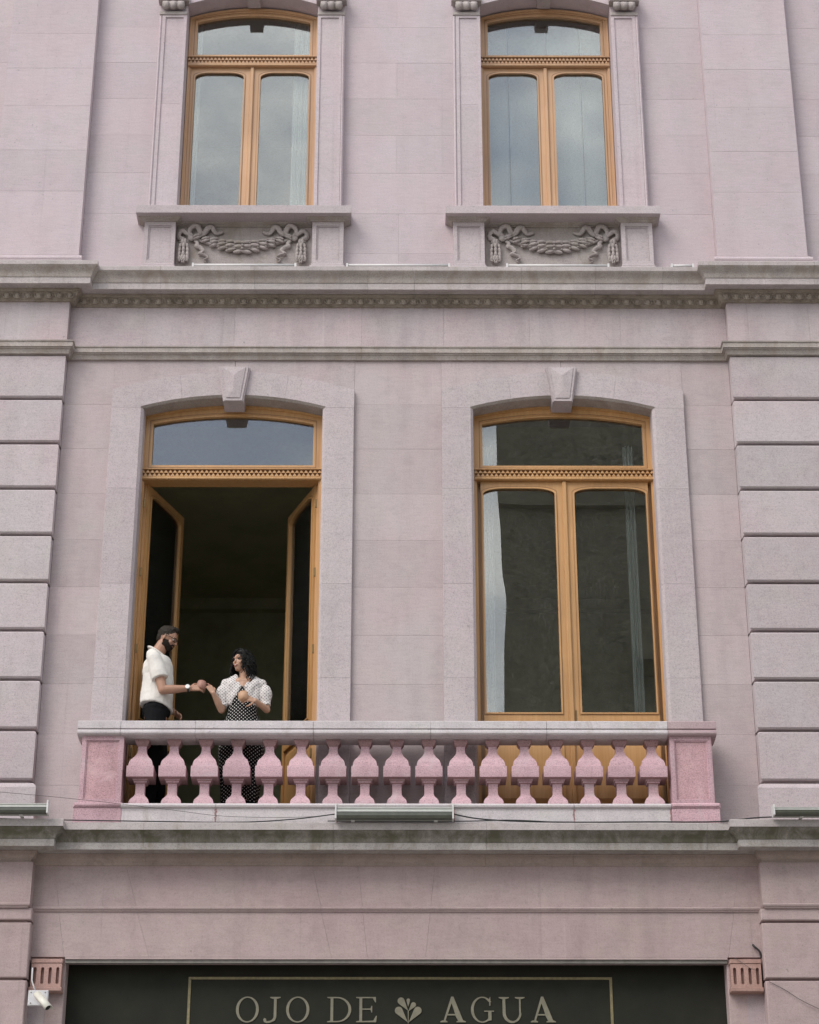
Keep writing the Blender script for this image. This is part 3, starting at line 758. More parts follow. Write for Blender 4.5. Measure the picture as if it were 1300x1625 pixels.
# --- carved festoon: garland of overlapping leaves, bows, pendants
def leafmesh(L_, w, t_):
    mb = MB(); n = 8; o = 0
    for i in range(n+1):
        u = i/n; ww = w*math.sin(math.pi*min(1, u**.8*.96+.04))**.75*(1 if u < .5 else (1-(u-.5)*.5)); ww = max(ww, .0012)
        for k in range(8):
            a = 2*math.pi*k/8; r_ = ww*math.cos(a); h = t_*(ww/w)*math.sin(a)
            mb.v.append((L_*(u-.1), -h, r_))
    for i in range(n):
        for k in range(8): mb.f.append((i*8+k, i*8+(k+1) % 8, (i+1)*8+(k+1) % 8, (i+1)*8+k))
    mb.f += [tuple(range(8)), tuple(range(n*8, n*8+8))[::-1]]
    return mb
LM = mesh('leaf', leafmesh(.128, .0225, .022), M['carved'], True)
LS = mesh('leaf', leafmesh(.075, .017, .016), M['carved'], True)
BM_ = mesh('berry', MB().ell((0, 0, 0), (.013, .013, .013), None, 8, 6), M['carved'], True)
def festoon(xc):
    f = obj('festoon', MB().tube([(xc+.50*t_, -.015, 13.30+.115*t_*t_) for t_ in [i/8-1 for i in range(17)]], [.014+.022*(1-abs(i/8-1)) for i in range(17)], 8), M['carved'], H, True)
    def put(me, x, y, z, ang, sc=1, tilt=0):
        o = link(me.name.split('.')[0], me, f, (x, y, z)); o.rotation_euler = (0, -ang, 0); o.scale = (sc, 1, sc); return o
    for side in (-1, 1):
        for i in range(6):
            u = .030+i*.082
            zc = 13.302+.46*u*u; th = .054*(1-u/.62)+.009; sl = math.atan(.92*u)
            for r_ in ((-1, 0, 1) if i < 4 else (-.6, .6)):
                x = xc+side*(u+random.uniform(-.004, .004)); z = zc+r_*th+random.uniform(-.003, .003)
                ang = (math.pi-sl+.10*r_) if side > 0 else (sl-.10*r_)
                # leaves point towards the centre of the garland
                put(LM, x+side*.05, -.045+.012*abs(r_), z+side*0+.05*math.tan(sl), ang, .95-.04*i)
            for r_ in (-1, 1): put(BM_, xc+side*(u+.045), -.055, zc+r_*th*.55+.02*u, 0, .7)
    for r_ in (-1, 0, 1): put(BM_, xc+random.uniform(-.003, .003), -.07, 13.302+r_*.036, 0, 1.05)
    for side in (-1, 1):
        rx = xc+side*.52
        link('rosette', mesh('rosette', MB().lathe([(.001, -.03), (.026, -.026), (.034, -.012), (.036, .0)], (0, 0, 0), 14), M['carved'], True), f, (rx, -.045, 13.405)).rotation_euler = (R(-90)*-1, 0, 0)
        # bow ribbons
        def wav(pts, r0=.017, name='ribbon'):
            n = len(pts); sm = []
            for i in range(n-1):
                p0 = Vector(pts[max(i-1, 0)]); p1 = Vector(pts[i]); p2 = Vector(pts[i+1]); p3 = Vector(pts[min(i+2, n-1)])
                for j in range(5):
                    t_ = j/5; sm.append(.5*((2*p1)+(-p0+p2)*t_+(2*p0-5*p1+4*p2-p3)*t_*t_+(-p0+3*p1-3*p2+p3)*t_**3))
            sm.append(Vector(pts[-1]))
            rr = [r0*(.55+.45*math.sin(math.pi*min(1, (i+2)/(len(sm)+2)))) for i in range(len(sm))]
            q = [(xc+side*p.x, p.y, p.z) for p in sm]
            link(name, mesh(name, MB().tube(q, rr, 6, .42), M['carved'], True), f)
        wav([(.50, -.03, 13.425), (.54, -.045, 13.47), (.52, -.05, 13.525), (.47, -.05, 13.545), (.44, -.04, 13.50), (.42, -.03, 13.455), (.385, -.035, 13.475), (.355, -.045, 13.52), (.315, -.045, 13.53), (.29, -.035, 13.49), (.26, -.025, 13.465), (.20, -.02, 13.49)], .031)
        wav([(.52, -.03, 13.42), (.57, -.045, 13.46), (.615, -.045, 13.49), (.65, -.03, 13.455), (.64, -.03, 13.41), (.60, -.035, 13.385), (.64, -.035, 13.355)], .030)
        wav([(.49, -.03, 13.385), (.455, -.04, 13.345), (.47, -.04, 13.31), (.43, -.035, 13.295), (.40, -.035, 13.255), (.435, -.035, 13.225), (.38, -.035, 13.205), (.345, -.035, 13.175), (.385, -.03, 13.15), (.36, -.025, 13.125)], .026)
        # pendant of leaves and berries
        for row, (zz_, n_, wd) in enumerate(((13.385, 2, .022), (13.335, 3, .030), (13.285, 3, .036), (13.235, 3, .036), (13.195, 4, .036))):
            for k in range(n_):
                u = (k-(n_-1)/2)/max(1, (n_-1)/2)
                put(LS, xc+side*.592+u*wd, -.045-.012*(1-abs(u)), zz_, -math.pi/2+u*.16, 1.05)
        for zz_, n_, wd in ((13.30, 3, .03), (13.148, 5, .046), (13.128, 4, .034), (13.112, 2, .015)):
            for k in range(n_):
                u = (k-(n_-1)/2)/max(1, (n_-1)/2); put(BM_, xc+side*.592+u*wd, -.055+.01*abs(u), zz_+.006*abs(u), 0, .85)
for s in (-1, 1): festoon(s*1.572)

# --- wooden windows
def shouldered(x0, x1, z0, z1, rx=.16, rz=.055, n=8):
    """rectangle whose upper corners are rounded shoulders"""
    p = [(x0, z0), (x1, z0), (x1, z1-rz)]
    for i in range(1, n): a = math.pi/2*i/n; p.append((x1-rx+rx*math.cos(a), z1-rz+rz*math.sin(a)))
    p.append((x1-rx, z1)); p.append((x0+rx, z1))
    for i in range(1, n): a = math.pi/2*i/n; p.append((x0+rx-rx*math.sin(a), z1-rz+rz*math.cos(a)))
    p.append((x0, z1-rz)); return p
def window_frame(xc, hw, zb, ztr, zgb, zgs, zgc, zhead_s, zhead_c, yf, mt, gx):
    """outer frame with arched head, transom light, dentilled transom bar"""
    A = arc(xc, hw, zhead_s, zhead_c, 16); G = arc(xc, gx, zgs, zgc, 16)
    sw = .038
    hole_lo = [(xc-hw+sw, zb+.02), (xc+hw-sw, zb+.02), (xc+hw-sw, ztr), (xc-hw+sw, ztr)]
    f = obj('window_frame', MB().plate([(xc-hw, zb), (xc+hw, zb)]+A[::-1], [hole_lo, [(xc-gx-.022, zgb-.022), (xc+gx+.022, zgb-.022)]+[(x+(x-xc)*.022/gx, z+.022) for x, z in G[::-1]]], yf, yf+.09), mt, H)
    link('outer_bead', mesh('outer_bead', MB().plate([(xc-hw+.004, zb+.004), (xc+hw-.004, zb+.004)]+[(xc+(x-xc)*(hw-.004)/hw, z-.004) for x, z in A[::-1]],
        [[(xc-hw+.022, zb+.0041), (xc+hw-.022, zb+.0041)]+[(xc+(x-xc)*(hw-.022)/hw, z-.03) for x, z in A[::-1]]], yf-.014, yf-.0005), mt), f)
    # sash bead round the transom light
    link('transom_sash', mesh('transom_sash', MB().plate([(xc-gx-.021, zgb-.021), (xc+gx+.021, zgb-.021)]+[(x+(x-xc)*.021/gx, z+.021) for x, z in G[::-1]], [[(xc-gx, zgb), (xc+gx, zgb)]+G[::-1]], yf+.006, yf+.06), mt), f)
    mid = [(xc-gx-.045, zgb-.042), (xc+gx+.045, zgb-.042)]+[(xc+(x-xc)*(gx+.045)/gx, z+.044) for x, z in G[::-1]]
    mid2 = [(xc-gx-.033, zgb-.032), (xc+gx+.033, zgb-.032)]+[(xc+(x-xc)*(gx+.033)/gx, z+.034) for x, z in G[::-1]]
    link('groove', mesh('groove', MB().plate(mid2, [[(xc-gx-.027, zgb-.026), (xc+gx+.027, zgb-.026)]+[(xc+(x-xc)*(gx+.027)/gx, z+.028) for x, z in G[::-1]]], yf-.001, yf+.004), M['wooddark']), f)
    link('transom_glass', mesh('transom_glass', MB().plate([(xc-gx-.01, zgb-.01), (xc+gx+.01, zgb-.01)]+[(x, z+.01) for x, z in G[::-1]], [], yf+.042, yf+.046), M['glass']), f)
    return f
def dentil(f, xc, hw, z0, z1, yf, mt, pitch):
    """two staggered rows of little pointed dentils on a bar"""
    link('transom_bar', mesh('transom_bar', MB().slab(xc-hw+.002, xc+hw-.002, z0-.034, z0-.001, yf-.035, yf-.0005, .008).slab(xc-hw+.002, xc+hw-.002, z1+.001, z1+.016, yf-.04, yf-.0005, .004), mt), f)
    link('bar_back', mesh('bar_back', MB().box(xc-hw+.002, xc+hw-.002, yf-.006, yf-.0005, z0, z1), M['wooddark']), f)
    mb = MB(); n = int(round(2*hw/pitch)); p = 2*hw/n; zm = (z0+z1)/2
    for i in range(n):
        x = xc-hw+p*(i+.5)
        for (cx, za, zb_) in ((x, zm+.002, z1), (x+p/2 if i < n-1 else None, z0, zm-.0)):
            if cx is None: continue
            w = p*.47
            mb.add([(cx-w, yf-.0065, za), (cx+w, yf-.0065, za), (cx, yf-.0065, zb_), (cx-w, yf-.030, za), (cx+w, yf-.030, za), (cx, yf-.030, zb_)], [(0, 2, 1), (3, 4, 5), (0, 1, 4, 3), (1, 2, 5, 4), (2, 0, 3, 5)])
    link('dentil_row', mesh('dentil_row', mb, mt), f, kind='stuff')
def casement(x_h, sgn, w, z0, zb_glass, zg1, z1, y, mt, rz=0, gl=(.055, .055), panel=True, lift=0):
    """one leaf; local x runs from the hinge (0) to the free edge (sgn*w)"""
    def X(a, b): return mir(sgn*a, sgn*b)
    x0, x1 = X(0, w); g0, g1 = X(gl[0], w-gl[1])
    holes = [shouldered(g0, g1, zb_glass, zg1, (g1-g0)*.30, .060)]
    if panel: holes.append(rect(g0, g1, z0+.10, zb_glass-.115))
    c = obj('casement', MB().plate(rect(x0, x1, z0, z1), holes, 0, .048), mt, H, loc=(x_h, y, 0), rz=rz)
    big = shouldered(g0-.010, g1+.010, zb_glass-.010, zg1+.010, (g1-g0)*.31, .062)
    inn = shouldered(g0+.004, g1-.004, zb_glass+.004, zg1-.004, (g1-g0)*.30, .060)
    link('glazing_bead', mesh('glazing_bead', MB().plate(big, [inn], -.010, -.0005).plate(big, [inn], .0485, .058), mt), c)
    link('groove', mesh('groove', MB().plate(shouldered(g0-.020, g1+.020, zb_glass-.020, zg1+.020, (g1-g0)*.31, .062), [shouldered(g0-.0165, g1+.0165, zb_glass-.0165, zg1+.0165, (g1-g0)*.31, .062)], -.0012, .002), M['wooddark']), c)
    link('glass', mesh('glass', MB().plate(shouldered(g0-.005, g1+.005, zb_glass-.005, zg1+.005, (g1-g0)*.30, .060), [], .020, .025), M['glass']), c)
    if panel:
        pz0, pz1 = z0+.10, zb_glass-.115
        mb = MB().box(g0-.003, g1+.003, .018, .034, pz0-.003, pz1+.003)
        # raised field with sloped border
        a, b_ = g0+.03, g1-.03; c0, c1 = g0+.075, g1-.075; d0, d1 = pz0+.03, pz1-.03; e0, e1 = pz0+.075, pz1-.075
        for ys, yd in ((.0175, -.002), (.0345, .052)):
            V = [(a, ys, d0), (b_, ys, d0), (b_, ys, d1), (a, ys, d1), (c0, yd, e0), (c1, yd, e0), (c1, yd, e1), (c0, yd, e1)]
            mb.add(V, [(0, 1, 5, 4), (1, 2, 6, 5), (2, 3, 7, 6), (3, 0, 4, 7), (4, 5, 6, 7), (0, 3, 2, 1)])
        link('door_panel', mesh('door_panel', mb, mt), c)
        link('panel_moulding', mesh('panel_moulding', MB().plate(rect(g0-.012, g1+.012, pz0-.012, pz1+.012), [rect(g0+.006, g1-.006, pz0+.006, pz1-.006)], -.012, -.0005), mt), c)
    return c
# second storey: frames at 1.615 +- .85
for s in (-1, 1):
    xc = s*1.606
    f = window_frame(xc, .878, 7.385, 10.765, 10.935, 11.385, 11.470, 11.475, 11.583, .150, M['wood'], .782)
    dentil(f, xc, .872, 10.800, 10.868, .150, M['wood'], .0436)
    wl = .805
    if s > 0:
        casement(xc-.808, 1, wl, 7.405, 8.395, 10.695, 10.762, .165, M['wood'], gl=(.022, .088))
        casement(xc+.808, -1, wl, 7.405, 8.395, 10.695, 10.762, .165, M['wood'], gl=(.022, .088))
        obj('meeting_stile', MB().slab(xc-.022, xc+.022, 7.41, 10.762, .140, .1645, .008), M['wood'], H)
        obj('keyhole_plate', MB().slab(xc+.030, xc+.044, 8.30, 8.42, .158, .1645, .002), M['brass'], H)
    else:
        cl = casement(xc-.808, 1, wl, 7.405, 8.395, 10.695, 10.762, .235, M['wood'], rz=R(70), gl=(.075, .070))
        cr = casement(xc+.808, -1, wl, 7.405, 8.395, 10.695, 10.762, .235, M['wood'], rz=R(-68), gl=(.075, .070))
    # weather strip behind the frame (rebate) and hinges on the open leaves
    obj('frame_rebate', MB().box(xc-.848, xc-.806, .2405, .30, 7.40, 10.80).box(xc+.806, xc+.848, .2405, .30, 7.40, 10.80).box(xc-.805, xc+.805, .2405, .30, 10.768, 10.80), M['wood'], H)
    if s < 0:
        for e in (-1, 1):
            for z in (10.52, 9.80, 9.02, 8.0):
                obj('hinge', MB().slab(xc+e*.822-.009, xc+e*.822+.009, z-.045, z+.045, .139, .1495, .003), M['brass'], H)
# third storey
for s in (-1, 1):
    xc = s*1.558
    f = window_frame(xc, .692, 13.70, 15.682, 15.850, 16.275, 16.368, 16.335, 16.455, .165, M['wood3'], .605)
    dentil(f, xc, .692, 15.715, 15.792, .165, M['wood3'], .0400)
    casement(xc-.652, 1, .651, 13.72, 13.80, 15.620, 15.680, .180, M['wood3'], gl=(.045, .085), panel=False)
    casement(xc+.652, -1, .651, 13.72, 13.80, 15.620, 15.680, .180, M['wood3'], gl=(.045, .085), panel=False)
    obj('meeting_stile', MB().slab(xc-.020, xc+.020, 13.72, 15.680, .155, .1795, .008), M['wood3'], H)

# --- balustrade
BR = link('balustrade', mesh('balustrade', MB().box(-2.42, 2.42, -.335, -.14, 7.19, 7.312), M['rail']), H)   # solid kerb, its facing stones in front
RY0, RY1 = -.402, -.098
def railseg(x0, x1, mt):
    g = .0016
    pr = [(RY0, 8.044), (RY0, 8.108), (RY0+.006, 8.114), (RY1-.006, 8.114), (RY1, 8.108), (RY1, 8.040), (RY1+.0, 8.0), (RY1-.03, 7.985), (-.14, 7.979), (-.14, 7.975), (-.335, 7.975), (-.335, 7.979), (-.358, 7.981), (-.372, 7.984),
          (-.394, 7.986), (-.406, 7.998), (-.408, 8.012), (-.402, 8.026), (-.392, 8.032), (-.388, 8.040)]
    mb = MB(); k = len(pr)
    for x in (x0+g, x1-g):
        for y, z in pr: mb.v.append((x, y, z))
    for j in range(k): mb.f.append((j, (j+1) % k, k+(j+1) % k, k+j))
    mb.f += [tuple(range(k)), tuple(range(k, 2*k))[::-1]]
    o = obj('rail_stone', mb, mt, BR); autosmooth(o, 32)
for x0, x1, mt in ((-2.835, -2.452, 'rail'), (-2.452, -1.79, 'rail'), (-1.79, -.742, 'rail'), (-.742, .30, 'rail'), (.30, 1.33, 'rail'), (1.33, 2.405, 'rail'), (2.405, 2.838, 'railpink')): railseg(x0, x1, M[mt])
def baseseg(x0, x1):
    g = .0018
    pr = [(-.378, 7.172), (-.378, 7.308), (-.384, 7.312), (-.398, 7.320), (-.402, 7.334), (-.396, 7.348), (-.384, 7.354), (-.12, 7.360), (-.12, 7.313), (-.337, 7.313), (-.337, 7.172)]
    mb = MB(); k = len(pr)
    for x in (x0+g, x1-g):
        for y, z in pr: mb.v.append((x, y, z))
    for j in range(k): mb.f.append((j, (j+1) % k, k+(j+1) % k, k+j))
    mb.f += [tuple(range(k)), tuple(range(k, 2*k))[::-1]]
    autosmooth(obj('kerb_stone', mb, M['rail'], BR), 32)
bx = [-2.412, -1.58, -.52, .50, 1.55, 2.402]
for a, b in zip(bx, bx[1:]): baseseg(a, b)
for s in (-1, 1):
    a, b = mir(s*2.42, s*2.79)
    o = obj('pier', MB().slab(a, b, 7.362, 7.984, -.345, -.125, .003), M['pinkpanel'], BR)
    for nm, mt_, sh in (('pier_face', M['pink'], None),):
        bd = .038
        o2 = obj('pier_face', MB().plate(rect(a, b, 7.362, 7.983), [rect(a+bd, b-bd, 7.362+bd*.9, 7.983-bd)], -.362, -.3455), mt_, BR)
        o3 = obj('pier_bead', MB().plate(rect(a+bd-.0, b-bd+.0, 7.362+bd*.9, 7.983-bd), [rect(a+bd+.010, b-bd-.010, 7.372+bd*.9, 7.973-bd)], -.353, -.3456), M['pink'], BR)
    a, b = mir(s*2.405, s*2.825)
    mb = MB(); mb.slab(a, b, 7.172, 7.312, -.385, -.118, .003)
    mb.slab(a-.002, b+.006, 7.314, 7.360, -.402, -.110, .016)
    obj('pier_base', mb, M['pink'], BR)
bprof = [(.058, 7.974), (.063, 7.973), (.063, 7.951), (.059, 7.946), (.055, 7.934), (.047, 7.924), (.044, 7.917), (.038, 7.914), (.038, 7.875), (.041, 7.855), (.046, 7.840), (.055, 7.824), (.069, 7.801), (.086, 7.780), (.097, 7.762), (.1035, 7.742),
         (.107, 7.715), (.1085, 7.710), (.1190, 7.708), (.1195, 7.704), (.1195, 7.612), (.1180, 7.608), (.074, 7.6075), (.067, 7.602), (.066, 7.592), (.058, 7.586), (.055, 7.574), (.047, 7.569), (.0410, 7.566), (.0405, 7.480), (.043, 7.464), (.052, 7.447),
         (.068, 7.428), (.080, 7.410), (.087, 7.390), (.089, 7.372), (.089, 7.360)]
bprof = [(r_, z) for r_, z in bprof][::-1]
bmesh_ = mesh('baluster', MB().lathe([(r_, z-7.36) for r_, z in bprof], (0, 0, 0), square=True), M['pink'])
bmesh_.materials.append(M['pink_grime_shade'])
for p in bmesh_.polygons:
    if p.center.z > .552 or (abs(p.normal.z) > .7 and .20 < p.center.z < .26 and p.normal.z < 0): p.material_index = 1  # grimy caps; on the bulbs' downward faces the darker colour is painted shade
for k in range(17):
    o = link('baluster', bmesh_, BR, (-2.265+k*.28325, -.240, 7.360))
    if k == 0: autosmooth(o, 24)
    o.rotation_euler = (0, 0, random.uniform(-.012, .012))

# ------------------------------------------------------------------ things fixed to the facade
# shop sign
SG = thing('shop_sign', 'blackish green shop fascia lettered OJO DE AGUA inside a thin gold border', 'shop sign', (0, .2, 5.0))
def sp(name, mb, mt, smooth=False): return rel(obj(name, mb, mt, SG, smooth), SG)
YB = .10
sp('sign_board', MB().box(-2.845, 2.845, YB, YB+.12, 3.6, 6.048), M['sign'])
for (a, b, z0, z1) in ((-1.800, 1.868, 5.921, 5.943), (-1.800, -1.776, 4.6, 5.9205), (1.844, 1.868, 4.6, 5.9205)):
    sp('border_strip', MB().slab(a, b, z0, z1, YB-.008, YB-.001, .002), M['gold'])
ZB, ZT = 5.553, 5.770     # baseline, cap height
def ellp(cx, cz, rx, rz, n=36, a0=0, a1=2*math.pi): return [(cx+rx*math.cos(a0+(a1-a0)*i/n), cz+rz*math.sin(a0+(a1-a0)*i/n)) for i in range(n if abs(a1-a0-2*math.pi) < 1e-6 else n+1)]
h = ZT-ZB; T, t_ = h*.112, h*.048      # thick and thin strokes
def letter(name, polys):
    mb = MB()
    for i, (o_, hs) in enumerate(polys): mb.plate(o_, hs, YB-.007-.0004*i, YB-.001)
    return sp(name, mb, M['letter'])
def serif(cx, z, w, up=1):
    """small bracketed foot: up=1 stands on z, up=-1 hangs from z"""
    k = h*.035; return ([(cx-w/2, z), (cx+w/2, z), (cx+w/2, z+up*k), (cx+w*.24, z+up*k*2.1), (cx-w*.24, z+up*k*2.1), (cx-w/2, z+up*k)], [])
def O(x0, x1):
    cx = (x0+x1)/2; rx = (x1-x0)/2; letter('letter', [(ellp(cx, (ZB+ZT)/2, rx, h*.515), [ellp(cx, (ZB+ZT)/2, rx-T, h*.515-t_)])])
def Jl(x0, x1):
    cx = x1-.055; w = T*.98
    arcpts = ellp(cx+w/2-.055, ZB+.045, .055, .055, 12, 0, -math.pi*.80)
    inner = ellp(cx+w/2-.055-.0, ZB+.047, .055-w*.9, .040, 12, -math.pi*.80, 0)
    letter('letter', [([(cx-w/2, ZT), (cx-w/2, ZB+.04)]+[p for p in inner[::-1]][:0]+[(cx-w/2-.012, ZB+.022), (cx-w/2-.03, ZB+.012), (x0+.028, ZB+.008), (x0+.024, ZB+.03), (x0+.008, ZB+.036), (x0, ZB+.022), (x0+.006, ZB+.002), (x0+.03, ZB-.008), (x0+.06, ZB-.004), (cx+w/2-.012, ZB+.014), (cx+w/2, ZB+.045), (cx+w/2, ZT)], []), serif(cx, ZT, .090, -1)])
def D(x0, x1):
    cx = x0+.040; xm = x0+.085; rx = x1-xm
    out_ = [(cx-T/2, ZB), (xm, ZB)]+ellp(xm, (ZB+ZT)/2, rx, h/2, 16, -math.pi/2, math.pi/2)+[(cx-T/2, ZT)]
    hol = [(cx+T/2, ZB+t_), (xm, ZB+t_)]+ellp(xm, (ZB+ZT)/2, rx-T, h/2-t_, 16, -math.pi/2, math.pi/2)+[(cx+T/2, ZT-t_)]
    k = h*.035
    letter('letter', [(out_, [hol]), ([(x0, ZB), (cx, ZB), (cx, ZB+k*2), (x0, ZB+k)], []), ([(x0, ZT), (cx, ZT), (cx, ZT-k*2), (x0, ZT-k)], [])])
def El(x0, x1):
    cx = x0+.040; zm = (ZB+ZT)/2+.004; k = h*.035
    letter('letter', [([(cx-T/2, ZB), (x1-.006, ZB), (x1, ZB+.055), (x1-.008, ZB+.055), (x1-.03, ZB+t_+.004), (cx+T/2, ZB+t_), (cx+T/2, zm-t_/2), (x1-.055, zm-t_/2), (x1-.048, zm-.028), (x1-.040, zm-.028), (x1-.040, zm+.028), (x1-.048, zm+.028), (x1-.055, zm+t_/2), (cx+T/2, zm+t_/2),
        (cx+T/2, ZT-t_), (x1-.035, ZT-t_), (x1-.016, ZT-.045), (x1-.008, ZT-.045), (x1-.010, ZT), (cx-T/2, ZT)], []), ([(x0, ZB), (cx, ZB), (cx, ZB+k*2), (x0, ZB+k)], []), ([(x0, ZT), (cx, ZT), (cx, ZT-k*2), (x0, ZT-k)], [])])
def Al(x0, x1):
    cx = (x0+x1)/2; ax = cx-.004; f0, f1 = x0+.030, x1-.038; zc_ = ZB+h*.30
    def L_(t_): return lerp(f0, ax-.006, t_)
    def R_(t_): return lerp(f1, ax+.004, t_)
    out_ = [(f0-.006, ZB+.004), (f0+.010, ZB+.004), (lerp(f0+.012, ax-.004, .30)-.0, zc_-.006), (lerp(f1-.030, ax-.016, .30), zc_-.006), (f1-.018, ZB+.004), (f1+.024, ZB+.004), (ax+.010, ZT+.004), (ax-.010, ZT+.004)]
    hol = [(lerp(f0+.013, ax-.002, .36), zc_+.006), (lerp(f1-.032, ax-.006, .36), zc_+.006), (ax-.006, ZT-.052)]
    letter('letter', [(out_, [hol]), serif(f0, ZB, .062), serif(f1+.002, ZB, .080)])
def G(x0, x1):
    cx = x0+.098; cz = (ZB+ZT)/2; r0 = .098
    ou = ellp(cx, cz, r0, h*.515, 30, math.pi*.20, math.pi*1.78); inn = ellp(cx, cz, r0-T, h*.515-t_, 30, math.pi*1.74, math.pi*.24)
    letter('letter', [(ou+inn, []), ([(x1-.050, ZB+.012), (x1-.022, ZB+.018), (x1-.022, ZB+h*.42), (x1-.050, ZB+h*.42)], []), ([(x1-.085, ZB+h*.42), (x1, ZB+h*.42), (x1, ZB+h*.46), (x1-.085, ZB+h*.46)], []), ([(x1-.040, ZT-.075), (x1-.030, ZT-.072), (x1-.030, ZT+.004), (x1-.040, ZT-.01)], [])])
def U(x0, x1):
    a, b = x0+.046, x1-.044; cx = (a+b)/2; rr = (b-a)/2
    ou = [(a-T/2, ZT)]+ellp(cx, ZB+.082, rr+T/2, .088, 18, math.pi, 1.955*math.pi)+[(b+.007, ZB+.09), (b+.007, ZT), (b-.007, ZT), (b-.007, ZB+.085)]+ellp(cx+.004, ZB+.085, rr-T/2+.002, .074, 18, 2*math.pi, math.pi)+[(a+T/2, ZT)]
    letter('letter', [(ou, []), serif(a, ZT, .088, -1), serif(b, ZT, .084, -1)])
sx = .00546
def X(u): return (u-635.2)*.005449
O(X(381.8), X(418)); Jl(X(425.4), X(453.8)); O(X(461), X(497.8)); D(X(526), X(564)); El(X(571.7), X(604.5))
Al(X(704.8), X(744)); G(X(753), X(789.5)); U(X(796.8), X(838.6)); Al(X(847.4), X(886))
# water plant emblem: five drops growing from one stem
def drop(cx, cz, r_, tx, tz, n=14):
    d = math.atan2(tz-cz, tx-cx); L_ = math.hypot(tx-cx, tz-cz); k = math.acos(min(.98, r_/L_))
    pts = [(cx+r_*math.cos(d+k+(2*math.pi-2*k)*i/n), cz+r_*math.sin(d+k+(2*math.pi-2*k)*i/n)) for i in range(n+1)]
    q1 = ((pts[-1][0]*.45+tx*.55), (pts[-1][1]*.45+tz*.55)); return [(tx, tz)]+pts
ex_ = X(654); em = MB()
for i, (dx, dz, r_, tx, tz) in enumerate(((0, ZT-ZB-.028, .015, .0, ZT-ZB-.085), (-.062, ZT-ZB-.034, .030, -.002, .100), (.045, .150, .022, .002, .095), (-.082, .100, .033, -.004, .0), (.082, .100, .033, .004, .0))):
    em.plate(drop(ex_+dx, ZB+dz, r_, ex_+tx, ZB+tz), [], YB-.007-.0004*i, YB-.001)
em.plate([(ex_-.003, ZB-.01), (ex_+.003, ZB-.01), (ex_+.004, ZB+.10), (ex_-.004, ZB+.10)], [], YB-.0095, YB-.001)
sp('emblem', em, M['letter'])

# linear wall washers lying on the lower cornice
def washer(x0, x1, label, z=7.177, zs=1.0):
    t = thing('wall_washer_light', label, 'wall washer light', ((x0+x1)/2, -.44, z), 'long grey wall washer lights on the lower cornice')
    w = x1-x0; mb = MB()
    pr = [(-.030, .002), (-.066, .010), (-.074, .030), (-.074, .060), (-.062, .088), (-.040, .112), (-.005, .128), (.020, .130), (.020, .002)]
    k = len(pr)
    for x in (-w/2+.014, w/2-.014):
        for y, zz in pr: mb.v.append((x, y, zz))
    for j in range(k): mb.f.append((j, (j+1) % k, k+(j+1) % k, k+j))
    mb.f += [tuple(range(k)), tuple(range(k, 2*k))[::-1]]
    autosmooth(obj('housing', mb, M['alu'], t), 40)
    obj('trim_line', MB().box(-w/2+.016, w/2-.016, -.0795, -.0735, .063, .067).box(-w/2+.016, w/2-.016, -.066, -.059, .098, .102), M['alucap'], t)
    for e in (-1, 1):
        a, b = mir(e*(w/2-.013), e*w/2)
        obj('end_cap', MB().box(a, b, -.082, .024, .0, .134), M['alucap'], t)
    for e in (-1, 1): obj('foot', MB().box(e*w*.35-.015, e*w*.35+.015, -.03, .075, -.004, .0015), M['alucap'], t)
    dk = [(-.030, .000), (-.067, .008), (-.0765, .030), (-.0765, .062), (-.0735, .062), (-.0735, .031), (-.065, .0105), (-.030, .0025)]
    mb = MB(); k = len(dk)
    for x in (-w/2+.0145, w/2-.0145):
        for y, zz in dk: mb.v.append((x, y, zz))
    for j in range(k): mb.f.append((j, (j+1) % k, k+(j+1) % k, k+j))
    mb.f += [tuple(range(k)), tuple(range(k, 2*k))[::-1]]
    obj('glass_strip', mb, M['strip'], t)
    t.scale = (1, 1, zs)
    return t
washer(-.535, .495, 'long grey light housing lying on the cornice under the middle balusters')
washer(-4.6, -3.005, 'long grey light housing at the left edge, beside the pink pier', zs=.85).location = (-3.80, -.56, 7.188)
washer(3.245, 4.9, 'long grey light housing at the right edge, on the cornice end', zs=.70).location = (4.075, -.56, 7.178)
# slim white tubes on the upper cornice
def slim(x0, x1, label, y=-.255):
    t = thing('slim_tube_light', label, 'tube light', ((x0+x1)/2, y, 12.925), 'slim white tube lights along the upper cornice'); w = x1-x0
    obj('tube', MB().tube([(-w/2+.01, 0, .024), (w/2-.01, 0, .024)], .0145, 10), M['tube'], t, True)
    for e in (-1, 1): obj('end_clip', MB().box(e*w/2-.010, e*w/2+.010, -.017, .017, -.004, .042), M['tube'], t)
slim(-2.035, -1.02, 'slim white tube light below the left carved garland')
slim(-.507, .505, 'slim white tube light between the two carved garlands, on bare cornice')
slim(1.08, 2.085, 'slim white tube light below the right carved garland')
slim(2.715, 2.925, 'short slim white tube light at the foot of the right smooth pilaster')

